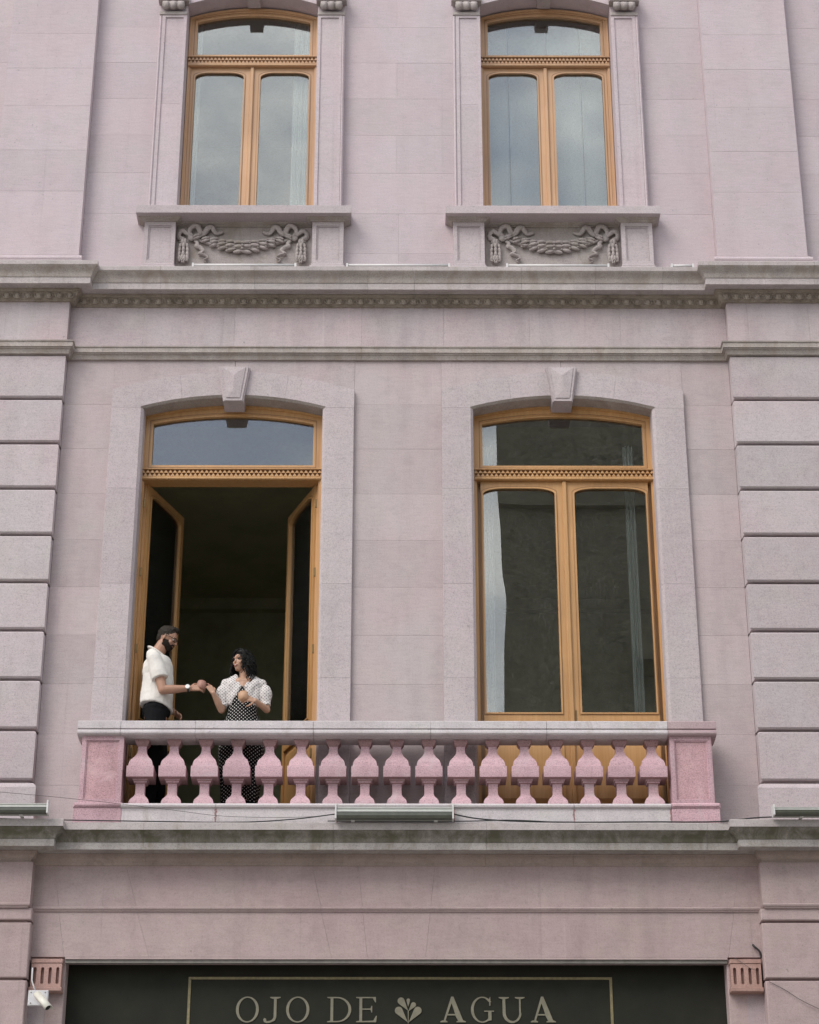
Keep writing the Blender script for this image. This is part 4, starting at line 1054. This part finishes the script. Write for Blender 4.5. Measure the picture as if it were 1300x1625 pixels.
# security camera on the left of the fascia
SCm = thing('security_camera', 'off white bullet security camera on a square plate below the left bracket', 'security camera', (-3.03, -.235, 5.68))
def scp(name, mb, mt, smooth=False): return obj(name, mb, mt, SCm, smooth)
scp('mounting_plate', MB().slab(-.085, .085, -.065, .065, -.030, .0, .006), M['camplate'])
for sx_ in (-.06, .06):
    for sz_ in (-.045, .045): scp('screw', MB().tube([(sx_, -.034, sz_), (sx_, -.029, sz_)], .006, 8), M['lintel'])
scp('ball_joint', MB().ell((-.012, -.06, .020), (.022, .03, .022)), M['camplate'], True)
d = Vector((.55, -.55, -.62)).normalized(); o_ = Vector((.0, -.085, .012))
sd_ = d.cross(Vector((0, 0, 1))).normalized(); u_ = sd_.cross(d)
scp('camera_body', MB().tube([o_, o_+d*.03, o_+d*.20], [.026, .030, .030], 16), M['camwhite'], True)
scp('lens_face', MB().tube([o_+d*.199, o_+d*.207], [.027, .026], 16), M['camdark'])
hood = MB()
for q in (0.0, .235):
    for k in range(11):
        a = math.pi*(-.08+1.16*k/10); p = o_+d*q+sd_*math.cos(a)*.038+u_*math.sin(a)*.036; hood.v.append(tuple(p))
    for k in range(11):
        a = math.pi*(-.08+1.16*k/10); p = o_+d*q+sd_*math.cos(a)*.0345+u_*math.sin(a)*.0325; hood.v.append(tuple(p))
for k in range(10): hood.f += [(k, k+1, 22+k+1, 22+k), (11+k, 33+k, 33+k+1, 11+k+1), (k, 11+k, 11+k+1, k+1), (22+k, 22+k+1, 33+k+1, 33+k)]
hood.f += [(0, 22, 33, 11), (10, 21, 43, 32)]
scp('sun_hood', hood, M['camwhite'], True)
scp('cable', MB().tube([(-.03, -.02, .06), (-.045, -.02, .10), (-.065, -.015, .15), (-.068, -.012, .26)], .006, 8), M['camplate'], True)

# cables
def cable(name, pts, r_, mt, label):
    n = len(pts); sm = []
    for i in range(n-1):
        p0 = Vector(pts[max(i-1, 0)]); p1 = Vector(pts[i]); p2 = Vector(pts[i+1]); p3 = Vector(pts[min(i+2, n-1)])
        for j in range(8):
            q = j/8; sm.append(.5*((2*p1)+(-p0+p2)*q+(2*p0-5*p1+4*p2-p3)*q*q+(-p0+3*p1-3*p2+p3)*q**3))
    sm.append(Vector(pts[-1]))
    return tag(obj(name, MB().tube(sm, r_, 6), mt, None, True), label, 'cable')
cable('cable', [(-4.4, -.50, 7.20), (-3.0, -.43, 7.19), (-2.2, -.415, 7.182), (-1.4, -.40, 7.178), (-.9, -.42, 7.20), (-.54, -.455, 7.235)], .0055, M['cable'], 'black cable drooping along the cornice from the left edge to the middle light')
cable('cable', [(.50, -.455, 7.235), (.72, -.42, 7.205), (1.1, -.41, 7.185), (1.6, -.405, 7.18), (2.2, -.41, 7.182), (2.8, -.42, 7.182), (3.25, -.53, 7.19), (4.4, -.55, 7.19)], .0065, M['cable'], 'black cable along the cornice from the middle light to the right edge')
cable('cable', [(-.6, -.425, 7.182), (0, -.43, 7.180), (.6, -.425, 7.182), (1.0, -.415, 7.195), (1.4, -.408, 7.178)], .005, M['cable'], 'black cable lying on the cornice under the middle light')
cable('thin_wire', [(-4.2, -.52, 7.47), (-3.3, -.45, 7.42), (-2.6, -.415, 7.36), (-2.0, -.41, 7.29), (-1.5, -.41, 7.23), (-.9, -.41, 7.22), (-.54, -.44, 7.235)], .0022, M['wire'], 'thin grey wire sagging across the left pier base towards the middle light')
cable('cable_stub', [(3.075, -.115, 6.175), (3.085, -.13, 6.155), (3.125, -.13, 6.115), (3.140, -.12, 6.06)], .010, M['cable'], 'short black cable stub sticking out above the right bracket')
cable('thin_wire', [(2.90, -.165, 6.05), (2.96, -.17, 6.01), (3.02, -.17, 5.965), (3.08, -.17, 5.94)], .0022, M['wire'], 'thin dark wire crossing the flutes of the right bracket')
cable('thin_wire', [(3.17, -.235, 5.83), (3.30, -.235, 5.76), (3.45, -.24, 5.66), (3.7, -.24, 5.54)], .0026, M['wire'], 'thin dark wire sloping across the right ground floor pilaster')
for s in (-1, 1):   # black strips painting the shade in the slots between bracket and pilaster
    a, b = mir(s*3.127, s*3.1445); obj('slot_shade_strip', MB().box(a, b, -.075, -.0605, 5.77, 6.043), M['cable'], H)

# curtains
def curtain(x0, x1, z0, z1, y, label, folds, amp=.02, seed=0, mt='curtain'):
    rnd = random.Random(seed); n = folds*8; mb = MB(); ph = [rnd.uniform(.7, 1.3) for _ in range(folds+1)]
    rows = 8
    for r_ in range(rows+1):
        z = z0+(z1-z0)*r_/rows
        for i in range(n+1):
            u = i/n; k = min(folds, int(u*folds)); x = x0+(x1-x0)*u
            mb.v.append((x, y+amp*ph[k]*math.sin(2*math.pi*folds*u+.3*math.sin(r_*.8+k)), z))
    for r_ in range(rows):
        for i in range(n): a = r_*(n+1)+i; mb.f.append((a, a+1, a+n+2, a+n+1))
    me = mesh('curtain', mb, M[mt], True); o = link('curtain', me)
    sol = o.modifiers.new('thickness', 'SOLIDIFY'); sol.thickness = .0015
    return tag(o, label, 'curtain')
curtain(-1.13, -.86, 13.55, 16.45, .33, 'sheer white curtain drawn to the right side of the upper left window', 5, .020, 1, 'curtain_white')
curtain(-2.30, -2.12, 13.55, 16.45, .33, 'sheer white curtain gathered at the left side of the upper left window', 4, .020, 2, 'curtain_white')
curtain(.82, 1.17, 13.55, 16.40, .40, 'sheer white curtain in the leftmost third of the upper right window', 2, .006, 3)
curtain(1.182, 1.60, 13.55, 16.40, .42, 'sheer white curtain left of centre in the upper right window, beside the slit', 2, .006, 4)
curtain(1.60, 1.95, 13.55, 16.40, .40, 'sheer white curtain right of centre in the upper right window', 2, .006, 5)
curtain(1.96, 2.32, 13.55, 16.40, .42, 'sheer white curtain at the right side of the upper right window', 2, .006, 6)
curtain(.80, .93, 7.40, 11.30, .46, 'pale curtain gathered at the left side of the closed balcony window', 3, .02, 7)
curtain(2.22, 2.32, 7.40, 11.30, .46, 'pale curtain hanging at the right side of the closed balcony window', 3, .02, 8)

# ------------------------------------------------------------------ people
FZ = 7.38
def remesh(o, vox, smooth=6, disp=None):
    m1 = o.modifiers.new('skin', 'REMESH'); m1.mode = 'VOXEL'; m1.voxel_size = vox; m1.use_smooth_shade = True
    m2 = o.modifiers.new('soften', 'SMOOTH'); m2.factor = .5; m2.iterations = smooth
    if disp:
        tx = bpy.data.textures.new('folds', 'CLOUDS'); tx.noise_scale = disp[0]; tx.noise_depth = 2
        m3 = o.modifiers.new('folds', 'DISPLACE'); m3.texture = tx; m3.strength = disp[1]; m3.mid_level = .5; m3.texture_coords = 'LOCAL'
    return o
def frame(fwd, upv=(0, 0, 1)):
    f = Vector(fwd).normalized(); s_ = f.cross(Vector(upv)).normalized(); u = s_.cross(f); return f, s_, u     # forward, right, up
def head(mb, c, F, female=False):
    """c = centre of the skull; F = (forward, right, up)"""
    f, s_, u = F; c = Vector(c); P = lambda a, b, d: c+f*a+s_*b+u*d; AX = (f, s_, u); k = .95 if female else 1.0
    mb.ell(P(-.012, 0, .018), (.092*k, .073*k, .088*k), AX, 16, 12)
    mb.ell(P(.020, 0, -.030), (.066*k, .058*k, .080*k), AX, 16, 12)       # face mass
    mb.ell(P(.040, 0, -.078), (.036*k, .036*k, .026*k), AX, 12, 8)        # chin
    mb.cap(P(-.01, .045*k, -.06), P(.045, .016, -.085), .024*k, .018*k); mb.cap(P(-.01, -.045*k, -.06), P(.045, -.016, -.085), .024*k, .018*k)   # jaw
    nk = -.010 if female else 0
    mb.cap(P(.078+nk*.6, 0, .012), P(.098+nk, 0, -.022), .008+nk*.1, .0115+nk*.15)                 # nose
    mb.ell(P(.086+nk, .009, -.027), (.008, .007, .006), AX); mb.ell(P(.086+nk, -.009, -.027), (.008, .007, .006), AX)
    mb.cap(P(.070, .032, .022), P(.078, .010, .020), .010, .010); mb.cap(P(.070, -.032, .022), P(.078, -.010, .020), .010, .010)   # brow
    for q in (-1, 1):
        mb.ell(P(.052, q*.034, -.025), (.024, .022, .022), AX)                # cheek
        mb.ell(P(-.008, q*.074*k, -.008), (.014, .008, .028), AX)           # ear
    mb.cap(P(.074, .014, -.050), P(.078, -.014, -.050), .0085, .0085)
def hand(mb, w, d, n, curl=.5, spread=.0, side=1, size=1.0, thumb=.6):
    """palm and five fingers; d: direction the hand points, n: direction the palm faces"""
    w = Vector(w); d = Vector(d).normalized(); n = Vector(n); n = (n-d*n.dot(d)).normalized(); s_ = d.cross(n)*side
    S = size
    pc = w+d*.045*S
    for q in (-.027, -.009, .009, .027): mb.cap(w+d*.008*S+s_*q*.6*S, w+d*.082*S+s_*q*S, .014*S, .0115*S, 10)
    lens = (.072, .080, .075, .060)
    for i, q in enumerate((.030, .010, -.010, -.029)):
        p = w+d*.083*S+s_*q*S; dd = (d+s_*(q*spread*10)).normalized(); ln = lens[i]*S
        for j, fr in enumerate((.45, .32, .23)):
            a = curl*(.8 if j == 0 else 1.0)+.10*i*curl
            dd = (dd*math.cos(a)+n*math.sin(a)).normalized(); p2 = p+dd*ln*fr
            mb.cap(p, p2, (.0088-.0009*j)*S, (.0082-.0009*j)*S, 8); p = p2
    p = w+d*.022*S+s_*.026*S; dd = (d*.55+s_*.75+n*.35).normalized()
    for j, ln in enumerate((.036, .030, .024)):
        p2 = p+dd*ln*S; mb.cap(p, p2, (.0115-.0012*j)*S, (.0105-.0012*j)*S, 8); p = p2
        dd = (dd+d*.45*thumb+n*.35*thumb-s_*.40*thumb).normalized()
    return

# ---- man in the cream shirt
MN = thing('person', 'dark haired man in a cream short sleeved shirt and black trousers handing over a mug', 'person', (-2.19, .05, FZ))
def mp_(name, mb, mt, smooth=False): return rel(obj(name, mb, mt, MN, smooth), MN)
Y = .05
HF = frame((.86, -.16, -.42), (0, 0, 1)); hc = Vector((-2.128, Y, 9.078))
b = MB(); head(b, hc, HF)
b.cap((-2.235, Y, 8.90), (-2.165, Y, 9.03), .064, .058)                                   # neck
b.ell((-2.205, Y, 8.72), (.105, .18, .17)); b.ell((-2.205, Y, 8.50), (.10, .155, .15)); b.ell((-2.20, Y, 8.34), (.115, .165, .12))   # chest, waist, hips
b.cap((-2.235, Y-.150, 8.845), (-2.225, Y+.150, 8.845), .050, .050)
sh, el, wr = (-2.226, Y-.175, 8.825), (-2.125, Y-.20, 8.500), (-1.885, Y-.165, 8.527)
b.cap(sh, el, .052, .043); b.cap(el, Vector(el).lerp(Vector(wr), .35), .042, .041); b.cap(Vector(el).lerp(Vector(wr), .35), wr, .041, .027)
hand(b, wr, (.98, .05, .12), (-.1, .95, -.30), curl=.55, side=1, thumb=.6)
sh2, el2, wr2 = (-2.225, Y+.175, 8.82), (-2.180, Y+.215, 8.52), (-2.045, Y+.12, 8.395)
b.cap(sh2, el2, .050, .042); b.cap(el2, wr2, .041, .027)
hand(b, wr2, (.75, -.25, -.62), (-.5, -.3, -.5), curl=.75, side=-1)
for q in (-1, 1):
    hp = (-2.20, Y+q*.085, 8.30); kn = (-2.165 if q > 0 else -2.19, Y+q*.10, 7.87); an = (-2.22 if q < 0 else -2.16, Y+q*.105, FZ+.09)
    b.cap(hp, kn, .082, .058); b.cap(kn, an, .056, .040); b.cap((an[0]-.03, an[1], FZ+.045), (an[0]+.13, an[1], FZ+.035), .038, .030)
remesh(mp_('body', b, M['skin_m']), .0045, 3)
# shirt: loose camp-collar shirt, short sleeves, untucked hem
b = MB()
b.ell((-2.218, Y, 8.755), (.132, .198, .155)); b.cap((-2.245, Y-.140, 8.848), (-2.235, Y+.140, 8.848), .058, .058); b.cap((-2.255, Y-.06, 8.895), (-2.255, Y+.06, 8.895), .058, .058)
b.lathe([(.001, 8.40), (.148, 8.403), (.150, 8.42), (.148, 8.50), (.144, 8.60), (.140, 8.70), (.126, 8.80), (.10, 8.88)], (0, 0, 0), 24)
n0 = len(b.v)-8*24
for i in range(n0, len(b.v)):
    x, y, z = b.v[i]; back = min(0, x); b.v[i] = (-2.198+x*1.02-.012*(8.8-z), Y+y*1.28, z-.045*max(0, x/.15)*max(0, (8.5-z)/.1)+.02*max(0, -x/.15)*max(0, (8.5-z)/.1))
sd2 = Vector(sh).lerp(Vector(el), .66)
b.cap(Vector(sh)+Vector((0, 0, .004)), Vector(sh).lerp(Vector(el), .2), .062, .072); b.tube([Vector(sh), Vector(sh).lerp(Vector(el), .35), sd2], [.068, .073, .076], 18)
sd3 = Vector(sh2).lerp(Vector(el2), .66); b.cap(sh2, Vector(sh2).lerp(Vector(el2), .2), .064, .070); b.tube([Vector(sh2), sd3], [.066, .074], 18)
b.cap((-2.255, Y, 8.900), (-2.225, Y, 8.925), .066, .064)
remesh(mp_('shirt', b, M['shirt']), .006, 4, (.13, .022))
# collar: stand at the back and an open lapel
cl_ = MB(); pts = []
for k in range(15):
    a = math.pi*(.20+1.6*k/14); pts.append((-2.212+.080*math.cos(a), Y+.078*math.sin(a), 8.985-.115*(1+math.cos(a))*.5))
cl_.tube(pts, .012, 8, 2.2)
remesh(mp_('collar', cl_, M['shirt']), .005, 2)
b = MB()
b.ell((-2.20, Y, 8.36), (.134, .186, .10)); 
for q in (-1, 1):
    hp = (-2.198, Y+q*.082, 8.32); kn = (-2.165 if q > 0 else -2.19, Y+q*.10, 7.87); an = (-2.22 if q < 0 else -2.16, Y+q*.105, FZ+.075)
    b.cap(hp, kn, .100, .078); b.tube([kn, an], [.077, .066], 16); b.ell(kn, (.077, .077, .077))
remesh(mp_('trousers', b, M['trousers']), .008, 4, (.12, .02))
for q in (-1, 1):
    an = (-2.22 if q < 0 else -2.16, Y+q*.105); b = MB(); b.ell((an[0]+.05, an[1], FZ+.040), (.125, .046, .042)); b.box(an[0]-.07, an[0]+.165, an[1]-.040, an[1]+.040, FZ+.001, FZ+.016)
    mp_('shoe', b, M['shoe'], True)
f, s_, u = HF; P = lambda a, b_, d_: hc+f*a+s_*b_+u*d_
b = MB(); b.ell(P(-.026, 0, .038), (.092, .079, .082), HF, 20, 14); b.ell(P(-.058, 0, -.012), (.046, .064, .060), HF, 16, 10); b.cap(P(.020, .03, .096), P(.036, -.03, .094), .024, .022); b.cap(P(-.02, 0, .10), P(.04, 0, .104), .03, .026)
remesh(mp_('hair', b, M['hair_m']), .005, 1, (.014, .014))
b = MB(); b.cap(P(-.004, .060, -.030), P(.004, .052, -.070), .010, .016); b.cap(P(-.004, -.060, -.030), P(.004, -.052, -.070), .010, .016)
b.cap(P(.004, .050, -.074), P(.052, .018, -.094), .018, .017); b.cap(P(.004, -.050, -.074), P(.052, -.018, -.094), .018, .017); b.cap(P(.058, .012, -.090), P(.058, -.012, -.090), .019, .019)
b.ell(P(.014, 0, -.058), (.068, .0635, .056), HF, 16, 10); b.ell(P(.012, .030, -.042), (.052, .036, .046), HF, 12, 8); b.ell(P(.012, -.030, -.042), (.052, .036, .046), HF, 12, 8)
b.cap(P(.084, .020, -.041), P(.084, -.020, -.041), .006, .006); b.cap(P(.082, .022, -.041), P(.066, .026, -.076), .007, .010); b.cap(P(.082, -.022, -.041), P(.066, -.026, -.076), .007, .010)
remesh(mp_('beard', b, M['beard']), .004, 1, (.008, .006))
g = MB()
for q in (-1, 1):
    cc = P(.090, q*.031, .004); g.tube([cc+s_*.0235*math.cos(a)+u*.019*math.sin(a) for a in [2*math.pi*i/14 for i in range(15)]], .0026, 6, cap=False)
    g.tube([P(.088, q*.054, .010), P(.04, q*.074, .012), P(-.012, q*.080, .008), P(-.030, q*.078, -.008)], .0024, 6)
g.tube([P(.094, .009, .008), P(.096, -.009, .008)], .0024, 6)
mp_('glasses', g, M['lens'], True)
for q in (-1, 1):
    e_ = mp_('eye', MB().ell(P(.070, q*.030, .002), (.0115, .013, .010), HF), M['eye'], True)
    link('iris', mesh('iris', MB().ell(P(.0790, q*.030, -.003), (.005, .0085, .0078), HF), M['iris'], True), e_)
    mp_('eyebrow', MB().cap(P(.084, q*.014, .024), P(.074, q*.046, .024), .005, .003), M['beard'], True)
wv = (Vector(wr)-Vector(el)).normalized(); wc = Vector(wr)-wv*.018
fr_ = frame(wv, (0, 0, 1)); ring = [wc+fr_[1]*.0325*math.cos(a)+fr_[2]*.0325*math.sin(a) for a in [2*math.pi*i/20 for i in range(21)]]
wt = mp_('wristwatch', MB().tube(ring, .009, 8, .35, cap=False), M['cable'], True)
cw = wc-Vector((0, .034, -.004)); link('watch_face', mesh('watch_face', MB().tube([cw, cw+Vector((0, -.009, .002))], .021, 18), M['watch']), wt)

# ---- woman in the dotted dress
WN = thing('person', 'smiling woman with black curly hair, dotted white blouse over a black polka dot dress', 'person', (-1.41, .06, FZ))
def wp(name, mb, mt, smooth=False): return rel(obj(name, mb, mt, WN, smooth), WN)
Y = .06
WF = frame((-.66, -.75, -.07), (.12, 0, 1)); wh = Vector((-1.432, Y-.01, 8.858))
b = MB(); head(b, wh, WF, True)
b.cap((-1.405, Y+.01, 8.69), (-1.415, Y, 8.80), .048, .043)
b.ell((-1.41, Y, 8.585), (.145, .090, .115)); b.cap((-1.545, Y, 8.655), (-1.275, Y, 8.655), .036, .036)
b.cap((-1.45, Y-.035, 8.64), (-1.36, Y-.035, 8.64), .045, .045)
b.ell((-1.41, Y, 8.42), (.115, .085, .12)); b.ell((-1.41, Y, 8.22), (.155, .11, .13))
a1, a2, a3 = (-1.565, Y-.005, 8.64), (-1.600, Y-.05, 8.365), (-1.672, Y-.155, 8.490)
b.cap(a1, a2, .040, .034); b.cap(a2, Vector(a2).lerp(Vector(a3), .4), .034, .033); b.cap(Vector(a2).lerp(Vector(a3), .4), a3, .033, .021)
hand(b, a3, (-.50, .05, .80), (-.55, .60, .25), curl=.75, side=-1, size=.88)
c1, c2, c3 = (-1.255, Y, 8.64), (-1.190, Y-.03, 8.375), (-1.285, Y-.185, 8.405)
b.cap(c1, c2, .040, .034); b.cap(c2, c3, .034, .022)
hand(b, c3, (-.80, -.35, .10), (.1, .75, -.35), curl=.85, side=1, size=.86)
for q in (-1, 1):
    b.cap((-1.41+q*.075, Y, 8.16), (-1.415+q*.075, Y-.01, 7.80), .078, .052); b.cap((-1.415+q*.075, Y-.01, 7.80), (-1.415+q*.07, Y, FZ+.08), .05, .034); b.cap((-1.415+q*.07, Y+.03, FZ+.035), (-1.425+q*.08, Y-.12, FZ+.028), .032, .026)
remesh(wp('body', b, M['skin_w']), .0042, 3)
# black dotted dress with a V bodice and wide skirt
def loft(rows, n=48, wav=0, k=9, ph=0):
    mb = MB()
    for (cx, cy, rx, ry, z, wamp) in rows:
        for i in range(n):
            a = 2*math.pi*i/n; w_ = 1+wamp*math.sin(k*a+ph)+wamp*.6*math.sin((k+4)*a+1.3+z*3); mb.v.append((cx+rx*w_*math.cos(a), cy+ry*w_*math.sin(a), z))
    for r_ in range(len(rows)-1):
        for i in range(n): mb.f.append((r_*n+i, r_*n+(i+1) % n, (r_+1)*n+(i+1) % n, (r_+1)*n+i))
    mb.f += [tuple(range(n))[::-1], tuple(range((len(rows)-1)*n, len(rows)*n))]
    return mb
rows = [(-1.41, Y, .165, .135, FZ+.10, .05), (-1.41, Y, .170, .135, 7.60, .05), (-1.41, Y, .190, .14, 7.80, .04), (-1.412, Y, .205, .142, 7.98, .03), (-1.412, Y, .198, .138, 8.12, .02), (-1.412, Y, .175, .125, 8.24, .01), (-1.412, Y-.003, .142, .108, 8.34, .005), (-1.412, Y-.005, .128, .103, 8.42, 0), (-1.412, Y-.008, .132, .106, 8.48, 0), (-1.412, Y-.004, .10, .09, 8.53, 0)]
b = loft(rows); b.add([( -1.50, Y-.100, 8.42), (-1.33, Y-.100, 8.42), (-1.415, Y-.112, 8.585), (-1.50, Y-.02, 8.42), (-1.33, Y-.02, 8.42), (-1.415, Y-.03, 8.585)], [(0, 1, 2), (3, 5, 4), (0, 3, 4, 1), (1, 4, 5, 2), (2, 5, 3, 0)])
remesh(wp('dress', b, M['blackdots']), .007, 2)
# white blouse: bolero fronts leaving a V, puff sleeves
b = MB()
for q in (-1, 1):
    for (p0, p1, r0, r1) in (((q*.095, 0, 8.672), (q*.125, -.01, 8.60), .044, .054), ((q*.105, -.045, 8.62), (q*.050, -.060, 8.535), .046, .045), ((q*.115, -.025, 8.57), (q*.105, -.035, 8.46), .055, .050), ((q*.09, .05, 8.64), (q*.09, .04, 8.46), .06, .055), ((q*.055, -.07, 8.53), (q*.10, -.05, 8.44), .038, .035), ((q*.072, -.02, 8.705), (q*.035, -.075, 8.575), .020, .026)):
        b.cap((-1.412+p0[0], Y+p0[1], p0[2]), (-1.412+p1[0], Y+p1[1], p1[2]), r0, r1)
b.cap((-1.50, Y+.05, 8.62), (-1.32, Y+.05, 8.62), .055, .055)
# sleeves
for (p, e_, m_) in ((a1, a2, -1), (c1, c2, 1)):
    p = Vector(p); e_ = Vector(e_); mid = p.lerp(e_, .48)+Vector((m_*.018, 0, .01)); end = p.lerp(e_, .80)
    b.cap(p-Vector((m_*.03, 0, -.012)), p+Vector((m_*.006, 0, -.010)), .043, .052); b.ell(mid, (.062, .062, .098)); b.tube([mid, end, end+(e_-p).normalized()*.022], [.060, .044, .052], 16); b.ell(end, (.050, .050, .02))
remesh(wp('blouse', b, M['whitedots']), .006, 3, (.035, .010))
# hair: many curling locks
b = MB(); f, s_, u = WF; P = lambda a, b_, d_: wh+f*a+s_*b_+u*d_
b.ell(P(-.022, 0, .030), (.092, .084, .086), WF, 20, 14); b.ell(P(-.060, 0, -.04), (.055, .085, .11), WF, 16, 10)
b.ell(P(.010, -.02, .072), (.062, .060, .036), WF)
rnd = random.Random(5)
for k in range(190):
    a = rnd.uniform(-math.pi*.80, math.pi*.80)+math.pi; tz = rnd.uniform(-.02, .095)
    rr = math.sqrt(max(.05, 1-(max(tz, 0)/.11)**2))
    st = P(-.020+.090*rr*math.cos(a), .083*rr*math.sin(a), tz); ln = rnd.uniform(.13, .25)*(1-.25*max(0, math.cos(a)))
    outw = (f*math.cos(a)*.55+s_*math.sin(a)); pts = []; ph = rnd.uniform(0, 6.28); am = rnd.uniform(.007, .014); wl_ = rnd.uniform(.045, .07)
    for j in range(15):
        q = j/14; base = st+outw*(.040*math.sin(q*2.2))-Vector((0, 0, 1))*ln*q+Vector((0, 0, .012))*math.sin(q*math.pi)
        pts.append(base+s_*am*math.cos(ph+q*ln/wl_*6.28)+f*am*math.sin(ph+q*ln/wl_*6.28))
    b.tube(pts, [.0065*(1-.55*(j/14)) for j in range(15)], 5)
for k in range(24):   # parting and fringe swept to her left cheek
    q0 = rnd.uniform(-1, 1); st = P(.035+rnd.uniform(-.01, .012), .012*q0, .108); pts = []
    sdn = -1 if k % 3 else 1
    for j in range(9):
        q = j/8; pts.append(st+s_*sdn*(.082*math.sin(q*1.6))+f*(.030*math.sin(q*2.4)-.035*q)-u*(.115*q*q+.01*q)+u*.004*math.sin(q*9+k))
    b.tube(pts, .0065, 5)
wp('hair', b, M['hair'], True)
for q in (-1, 1):
    e_ = wp('eye', MB().ell(P(.065, q*.028, .003), (.0100, .0125, .0052), WF), M['eye'], True)
    link('iris', mesh('iris', MB().ell(P(.0712, q*.028, .001), (.0050, .0078, .0050), WF), M['iris'], True), e_)
    wp('eyelash', MB().tube([P(.070, q*.013, .005), P(.0765, q*.028, .0085), P(.066, q*.044, .005)], .0028, 6), M['hair'], True)
    wp('eyebrow', MB().tube([P(.083, q*.012, .023), P(.080, q*.028, .030), P(.066, q*.046, .024)], [.004, .0036, .002], 6), M['hair'], True)
wp('lips', MB().tube([P(.062, .028, -.041), P(.080, .014, -.057), P(.085, 0, -.061), P(.080, -.014, -.057), P(.062, -.028, -.041)], [.002, .004, .0048, .004, .002], 8).tube([P(.064, .027, -.040), P(.083, .010, -.044), P(.087, 0, -.046), P(.083, -.010, -.045), P(.064, -.024, -.043)], [.002, .0035, .004, .0035, .002], 8), M['lips'], True)
wp('teeth', MB().tube([P(.072, .021, -.045), P(.0855, 0, -.0515), P(.072, -.021, -.045)], [.004, .0058, .004], 8), M['teeth'], True)
for q in (-1, 1):
    wp('sandal', MB().box(-1.425+q*.08-.038, -1.425+q*.08+.038, Y-.15, Y+.07, FZ+.001, FZ+.014), M['shoe'])

# ---- mugs
def mug(c, ax, mt, label, r_=.043, h_=.082, hdir=(0, -1, 0)):
    t = thing('clay_mug', label, 'mug', c); a = Vector(ax).normalized(); q = a.to_track_quat('Z', 'Y').to_matrix()
    b = MB(); prof = [(.004, 0), (r_*.70, 0), (r_*.80, .004), (r_*1.02, h_*.30), (r_*1.05, h_*.52), (r_*.98, h_*.80), (r_*.93, h_), (r_*.85, h_), (r_*.88, h_*.8), (r_*.9, h_*.4), (.004, h_*.12)]
    b.lathe(prof, (0, 0, -h_/2), 24); b.v = [tuple(q @ Vector(v)) for v in b.v]; obj('mug_body', b, mt, t, True)
    hd = Vector(hdir); hd = (hd-a*hd.dot(a)).normalized(); hb = MB()
    hb.tube([a*(h_*.28)+hd*r_*.95, a*(h_*.30)+hd*(r_+.022), a*0+hd*(r_+.030), -a*(h_*.22)+hd*(r_+.018), -a*(h_*.28)+hd*r_*.92], .0055, 8); obj('handle', hb, mt, t, True)
    return t
mug((-1.785, -.085, 8.562), (.10, .25, .96), M['clay'], 'red brown clay mug held between the two people\'s hands', .043, .080, (.8, -.2, -.3))
mug((-1.393, -.150, 8.432), (-.15, .35, .92), M['clay2'], 'tan clay mug held in front of the dotted dress', .046, .082, (1, .5, 0))
